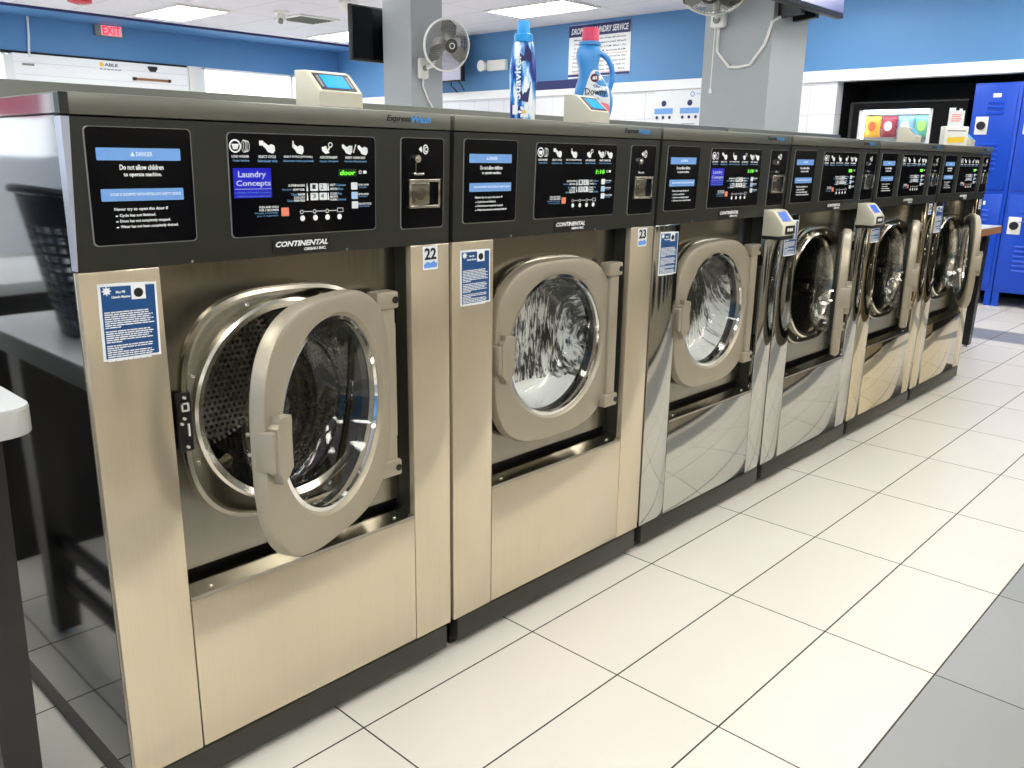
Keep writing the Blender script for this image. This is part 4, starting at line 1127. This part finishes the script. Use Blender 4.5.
def db():
    bm = bmesh.new(); rings = []
    for yp, l, r in OUT:
        c, hw = (l + r) / 2, (r - l) / 2
        rings.append(loop(bm, [(P2(c, 0)[0] + math.copysign(abs(cos(a)) ** (2 / 3), cos(a)) * hw * K, math.copysign(abs(sin(a)) ** (2 / 3), sin(a)) * dep(yp), (735 - yp) * K) for a in [2 * pi * i / 40 for i in range(40)]]))
    for p, q in zip(rings, rings[1:]): bridge(bm, p, q)
    bm.faces.new(rings[0]); bm.faces.new(rings[-1]); return bm
obj('bottle_body', db, 'downy_blue', t, smooth=60)
bm = bmesh.new(); tube(bm, [(P2(*p)[0], 0, P2(*p)[1]) for p in ((638, 262), (665, 272), (698, 300), (722, 345), (730, 395), (726, 440), (716, 480), (705, 510))], .0085, 12); obj('handle', bm, 'downy_blue', t)
bm = bmesh.new(); lathe(bm, [(.001, .252), (.034, .252), (.034, .262), (.030, .264), (.001, .264)], (P2(578, 0)[0], 0), 36, 'z'); obj('neck_ring', bm, 'downy_blue', t)
bm = bmesh.new(); lathe(bm, [(.001, .264), (.0262, .264), (.0262, .302), (.024, .305), (.001, .305)], (P2(581, 0)[0], 0), 36, 'z'); obj('cap', bm, 'cap_pink', t)
def dpart(name, fn, m, parent, key, mtx):
    bm = bmesh.new(); fn(bm); bmesh.ops.triangulate(bm, faces=bm.faces); bmesh.ops.subdivide_edges(bm, edges=[e for e in bm.edges if e.calc_length() > .012], cuts=3)
    for v in bm.verts: v.co = Vector((v.co.x, surf(v.co.x, v.co.y) - v.co.z - .0003, v.co.y))
    return obj(name, bm, m, parent, smooth=0)
DM = None
dpart('label', lambda b: prism(b, [P2(*p) for p in ((598, 372), (632, 376), (672, 430), (700, 490), (712, 560), (708, 640), (690, 700), (655, 722), (560, 715), (525, 660), (524, 600), (540, 520), (560, 450), (580, 390))], 'z', 0, .0012), 'sticker_white', t, 'dl', DM)
dpart('lettering', lambda b: (put_text(b, 'Downy', P2(548, 0)[0], P2(686, 0)[0], P2(0, 545)[1], P2(0, 488)[1], .002, .01), put_text(b, 'SOFT', P2(592, 0)[0], P2(640, 0)[0], P2(0, 562)[1], P2(0, 550)[1], .002, .01)), 'black_ink', t, 'dt', DM)
def heart(b):
    for s in (-1, 1):
        x, y = P2(622 + s * 10, 475); disc(b, x, y, .0055, .002, 14, r_in=.004)
dpart('emblem', heart, 'navy', t, 'dh', DM)
dpart('price_sticker', lambda b: disc(b, *P2(606, 424), .013, .0024, 24), 'maroon', t, 'dp', DM)
dpart('price_lettering', lambda b: put_text(b, '#3', P2(592, 0)[0], P2(622, 0)[0], P2(0, 436)[1], P2(0, 412)[1], .003, .03), 'white_ink', t, 'dpl', DM)
def fl(b):
    for q in range(7):
        a = 2 * pi * q / 7; x, y = P2(676 + cos(a) * 20, 620 + sin(a) * 24); disc(b, x, y, .0085, .0022 + q * .0001, 12)
dpart('flower_print', fl, 'pink', t, 'dfl', DM)

t = thing('leaflet_holder', 'white leaflet holder with cards standing atop the far end of the row', 'holder', (4.75, .06, 1.42), radians(-42))
bm = bmesh.new(); box(bm, -.07, .07, 0, .045, 0, .105, r=.004); obj('pocket', bm, 'white_plastic', t)
bm = bmesh.new(); box(bm, -.045, .045, .02, .025, .03, .19); obj('card', bm, 'sticker_white', t, smooth=0)
bm = bmesh.new(); prism(bm, [(-.05, .015), (.05, .02), (.05, .05), (-.05, .045)], 'y', -.002, 0); obj('label', bm, 'yellow', t, smooth=0)
bm = bmesh.new(); box(bm, -.055, .055, -.002, 0, .078, .084); obj('printed_line', bm, 'grey_plastic', t, smooth=0)
bm = bmesh.new(); [flat_rect(bm, -.03, .03 - .01 * (i % 2), .165 - i * .011, .170 - i * .011, .001) for i in range(4)]; xf(bm, bm.verts, Matrix.Translation((0, .019, 0)) @ FRONT); obj('printed_line', bm, 'orange_btn', t, smooth=0)
for x, y, lb in ((.215, .5, 'short white plastic clip on the rim behind the nearest washer'), (.905, .5, 'white plastic clip lying between the first two washer tops')): pass

# ================================================================= TABLES
def table(label, loc, L, D, edge, rz=0):
    """origin: foot level under the corner; x from 0 to -L, y from 0 to D"""
    t = thing('folding_table', label, 'table', loc, rz)
    bm = bmesh.new(); prism(bm, rrect(-L, 0, 0, D, .045, 6), 'z', .845, .893, .0015, 1); obj('tabletop', bm, edge, t, smooth=30)
    bm = bmesh.new(); prism(bm, rrect(-L + .001, -.001, .001, D - .001, .045, 6), 'z', .8925, .8955); obj('laminate', bm, 'table_top', t, smooth=30)
    for x in (-.085, -L + .10):
        for y in (.11, D - .13):
            def leg():
                bm = bmesh.new()
                for a, b in ((.845, 0),):
                    A = loop(bm, [(x + sx * .043, y + sy * .043, .845) for sx, sy in ((-1, -1), (1, -1), (1, 1), (-1, 1))])
                    C = loop(bm, [(x + sx * .030, y + sy * .030, .018) for sx, sy in ((-1, -1), (1, -1), (1, 1), (-1, 1))])
                    bridge(bm, A, C); bm.faces.new(A); bm.faces.new(C)
                return bm
            l = obj('leg', leg(), 'leg_black', t, smooth=0)
            bm = bmesh.new(); cyl(bm, (x, y, 0), (x, y, .018), .018, .012, 16); obj('foot_glide', bm, 'chrome', l)
        bm = bmesh.new(); box(bm, x - .011, x + .011, .13, D - .15, .27, .31); obj('cross_rail', bm, 'leg_black', t, smooth=0)
        bm = bmesh.new(); box(bm, x - .011, x + .011, .13, D - .15, .16, .20); obj('cross_rail', bm, 'leg_black', t, smooth=0)
    bm = bmesh.new(); box(bm, -L + .1, -.085, .09, .11, .78, .845); box(bm, -L + .1, -.085, D - .13, D - .11, .78, .845)
    obj('apron', bm, 'leg_black', t, smooth=0)
    return t
table('white-topped folding table with black legs at the left edge of the picture', (-.083, .03, 0), 1.8, .96, 'table_edge')
table('white-topped table with wooden edge and dark leg beyond the last washer', (6.42, .16, 0), 1.0, .9, 'wood_edge')

# laundry basket on the near table (seen mirrored in the washer's side)
def basket():
    bm = bmesh.new(); n, rows = 44, 15
    def rad(t_): return .185 + .06 * t_
    V = {}
    for j in range(rows + 1):
        for i in range(n):
            a = 2 * pi * i / n; q = j / rows
            V[i, j] = bm.verts.new((cos(a) * rad(q) * 1.0, sin(a) * rad(q) * 1.3, .004 + q * .33))
    for j in range(rows):
        for i in range(n):
            a, b, c, d = V[i, j], V[(i + 1) % n, j], V[(i + 1) % n, j + 1], V[i, j + 1]
            if 1 <= j <= 11:
                cen = (a.co + b.co + c.co + d.co) / 4
                k_ = .70 if (i + j) % 2 else .58
                W2 = [bm.verts.new(cen + (v.co - cen) * k_) for v in (a, b, c, d)]
                O = [a, b, c, d]
                for e in range(4): bm.faces.new((O[e], O[(e + 1) % 4], W2[(e + 1) % 4], W2[e]))
            else: bm.faces.new((a, b, c, d))
    bm.faces.new([V[i, 0] for i in range(n)])
    return bm
t = thing('laundry_basket', 'slate grey perforated laundry basket mirrored in the nearest washer side', 'basket', (-.36, .60, .8955))
o = obj('basket_body', basket, 'basket', t)
md = o.modifiers.new('thickness', 'SOLIDIFY'); md.thickness = .004
bm = bmesh.new(); tube(bm, [(cos(2 * pi * i / 48) * .25, sin(2 * pi * i / 48) * .325, .336 + .012 * cos(4 * pi * i / 48)) for i in range(48)], .010, 8, True); obj('rim', bm, 'basket', t)

# ================================================================= LOCKERS
def locker(label, y1):
    t = thing('locker', label, 'locker', (8.55, y1, 0), 0, 'two-tier blue lockers')
    def body():
        bm = bmesh.new(); box(bm, .002, .45, -.403, 0, .14, 2.05, r=.003); return bm
    obj('locker_cabinet', body, 'locker', t, key='lkb')
    for y in (-.03, -.373):
        def lg():
            bm = bmesh.new(); box(bm, .01, .05, -.028, .028, 0, .14); return bm
        obj('leg', lg, 'locker', t, key='lkl', loc=(0, y, 0), smooth=0)
    for z0, z1 in ((1.09, 2.02), (.17, 1.05)):
        def dr_():
            bm = bmesh.new(); box(bm, -.012, .002, -.372, -.028, z0, z1, r=.004); return bm
        d = obj('door', dr_, 'locker', t, key='lkd%.2f' % z0)
        def lv(zz, up=True):
            def f():
                bm = bmesh.new()
                for k in range(3 if up else 6):
                    z = zz - k * .045; prism(bm, [(-.012, z), (-.026, z - .008), (-.012, z - .022)], 'x', 0, 1)
                for v in bm.verts:
                    x, y, z = v.co; v.co = Vector((y, 0, z)) if False else Vector((y, -.13 - x * .14, z))
                return bm
            return f
        # louvres are prisms along y
        def louv(zz, n_):
            bm = bmesh.new()
            for k in range(n_):
                z = zz - k * .045; prism(bm, [(-.012, z), (-.024, z - .016), (-.012, z - .020)], 'y', -.27, -.13)
            return bm
        obj('louvre', lambda: louv(z1 - .14, 3), 'locker', d, key='lv1%.2f' % z0, smooth=0)
        obj('louvre', lambda: louv(z0 + .42, 6), 'locker', d, key='lv2%.2f' % z0, smooth=0)
        obj('number_plate', lambda: B(-.016, -.012, -.235, -.165, z1 - .10, z1 - .065), 'sticker_white', d, key='np%.2f' % z0, smooth=0)
        def lk():
            bm = bmesh.new(); zz = z0 + .58 if z0 > 1 else z0 + .60; box(bm, -.020, -.012, -.155, -.045, zz - .08, zz + .08, r=.004); return bm
        p = obj('lock_plate', lk, 'white_plastic', d, key='lp%.2f' % z0)
        def kb():
            bm = bmesh.new(); zz = z0 + .58 if z0 > 1 else z0 + .60; cyl(bm, (-.020, -.1, zz), (-.042, -.1, zz), .038, n=24); return bm
        obj('dial', kb, 'black', p, key='kb%.2f' % z0)
    return t
locker('blue two-tier locker beside the snack machine, leftmost of the lockers', 1.10)
locker('blue two-tier locker cut by the right edge of the picture', .69)
locker('blue two-tier locker beyond the right edge of the picture', .28)

# ================================================================= SNACK MACHINE
t = thing('snack_vending_machine', 'black snack vending machine with lit window in the dark niche', 'vending machine', (8.6, 1.16, 0))
H = 1.92
bm = bmesh.new()
box(bm, 0, .65, 0, 1.13, 0, 1.0); box(bm, 0, .65, 0, 1.13, 1.845, H); box(bm, 0, .65, 0, .31, 1.0, 1.845); box(bm, 0, .65, 1.04, 1.13, 1.0, 1.845); box(bm, .35, .65, .31, 1.04, 1.0, 1.845)
obj('cabinet', bm, 'matte_black', t, smooth=0)
obj('trim_frame', (lambda b: (box(b, -.006, 0, 1.10, 1.13, .1, H), box(b, -.006, 0, 0, 1.13, H - .015, H), b)[2])(bmesh.new()), 'black', t, smooth=0)
obj('inner_wall', (lambda b: (box(b, .02, .34, 1.0, 1.04, 1.0, 1.84), box(b, .02, .34, .31, .35, 1.0, 1.84), box(b, .33, .349, .35, 1.0, 1.0, 1.84), b)[3])(bmesh.new()), 'wall_white', t, smooth=0)
obj('lamp_strip', (lambda b: (box(b, .02, .06, .36, 1.0, 1.80, 1.84), box(b, .02, .05, .985, 1.0, 1.05, 1.80), b)[2])(bmesh.new()), mat('cabinet_tube_light', (235, 248, 255), .5, emit=(235, 248, 255), es=4), t, smooth=0)
for z in (1.56, 1.26): obj('shelf', B(.04, .33, .35, 1.0, z, z + .012), 'grey_plastic', t, smooth=0)
obj('display_glass', B(.004, .010, .31, 1.04, 1.0, 1.845), 'pane', t, smooth=0)
obj('keypad', B(-.012, 0, .09, .20, 1.45, 1.62, r=.003), 'kick', t)
for a in ((-.016, -.004, .10, .155, 1.72, 1.84), (-.016, -.004, .04, .065, 1.74, 1.83), (-.016, -.004, .06, .08, 1.60, 1.70)): obj('notice', B(*a), 'sticker_white', t, smooth=0)
def bag(name, label, y, c1, c2, z=1.572, cat='snack'):
    def f():
        bm = bmesh.new(); W, H_ = .078, .21; nx, nz = 8, 10
        A, C = {}, {}
        for i in range(nx + 1):
            for j in range(nz + 1):
                u, v = i / nx * 2 - 1, j / nz * 2 - 1
                th = .032 * max(0, (1 - u ** 4)) * max(0, (1 - v ** 4))
                p = (u * W * (1 + .05 * cos(v * 9)), (v + 1) / 2 * H_)
                A[i, j] = bm.verts.new((-th - .001, p[0], p[1])); C[i, j] = bm.verts.new((th + .001, p[0], p[1]))
        for D_ in (A, C):
            for i in range(nx):
                for j in range(nz): bm.faces.new((D_[i, j], D_[i + 1, j], D_[i + 1, j + 1], D_[i, j + 1]))
        for i in range(nx):
            for j in (0, nz): bm.faces.new((A[i, j], A[i + 1, j], C[i + 1, j], C[i, j]))
        for j in range(nz):
            for i in (0, nx): bm.faces.new((A[i, j], A[i, j + 1], C[i, j + 1], C[i, j]))
        return bm
    t = thing(name, label, cat, (8.6 + .10, 1.16 + y, z), group='snack bags on the lit shelf')
    obj('bag_body', f, mat('foil_%d' % c1[0], c1, .35, .1), t)
    bm = bmesh.new(); prism(bm, [(cos(a_ * pi / 6) * .042, .11 + sin(a_ * pi / 6) * .05) for a_ in range(12)], 'x', -.0385, -.03); obj('label_patch', bm, mat('patch_%d' % c2[0], c2, .5), t, smooth=0)
bag('snack_bag', 'yellow snack bag, leftmost on the lit vending shelf', .915, (235, 175, 50), (200, 90, 40))
bag('snack_bag', 'dark red snack bag with white printing on the lit vending shelf', .75, (150, 40, 60), (235, 200, 210))
bag('snack_bag', 'light blue snack bag on the lit vending shelf', .585, (130, 180, 220), (240, 240, 245))
bag('snack_bag', 'green snack bag, rightmost on the lit vending shelf', .42, (120, 200, 170), (170, 225, 120))

# unseen counter behind the near table, added for its reflection, and a pink poster in the far window, both mirrored in the first washer's side
t = thing('counter', 'added dark counter with pale top behind the near table, mirrored in the nearest washer', 'counter', (-.12, 1.4, 0))
obj('counter_body', B(-2.4, 0, .02, .7, 0, .885, r=.003), 'leg_black', t)
obj('counter_top', B(-2.42, .02, 0, .72, .885, .925, r=.006), 'table_top', t)
t = thing('window_poster', 'pink poster in the far window, mirrored in the nearest washer', 'poster', (-3.4, YF - .01, 1.75))
obj('sheet', B(-.35, .5, 0, .006, 0, .35), 'pink', t, smooth=0)

# ================================================================= unseen row of tumble dryers, added for reflections in the washer fronts
def dryer(k):
    t = thing('added_dryer', 'tan tumble dryer added opposite for reflections in the washer fronts', 'tumble dryer', (-1.6 + k * .92, -2.45, 0), pi, 'added tumble dryers across the aisle')
    def body():
        bm = bmesh.new(); box(bm, -.91, 0, 0, .9, .1, 1.95, r=.006); return bm
    obj('cabinet', body, 'dryer', t, key='dyb')
    obj('plinth', lambda: B(-.90, -.01, .04, .86, 0, .1), 'black', t, key='dyp', smooth=0)
    def pan():
        bm = bmesh.new(); box(bm, -.86, -.05, -.012, .002, 1.60, 1.88, r=.004); return bm
    obj('control_panel', pan, 'dryer_dark', t, key='dyc')
    def dd():
        bm = bmesh.new(); lathe(bm, [(.20, -.03), (.31, -.03), (.325, -.015), (.325, .0), (.20, .0)], (-.455, .95), 48, 'y', True); return bm
    d = obj('door', dd, 'steel_dark', t, key='dyd')
    def dg_():
        bm = bmesh.new(); lathe(bm, [(.20, -.012), (.10, -.03), (.001, -.034)], (-.455, .95), 48, 'y'); return bm
    obj('door_glass', dg_, 'panel_black', d, key='dyg')
    def hd():
        bm = bmesh.new(); box(bm, -.755, -.735, -.06, -.02, .86, 1.04, r=.004); return bm
    obj('handle', hd, 'chrome', d, key='dyh')
for k in range(11): dryer(k)
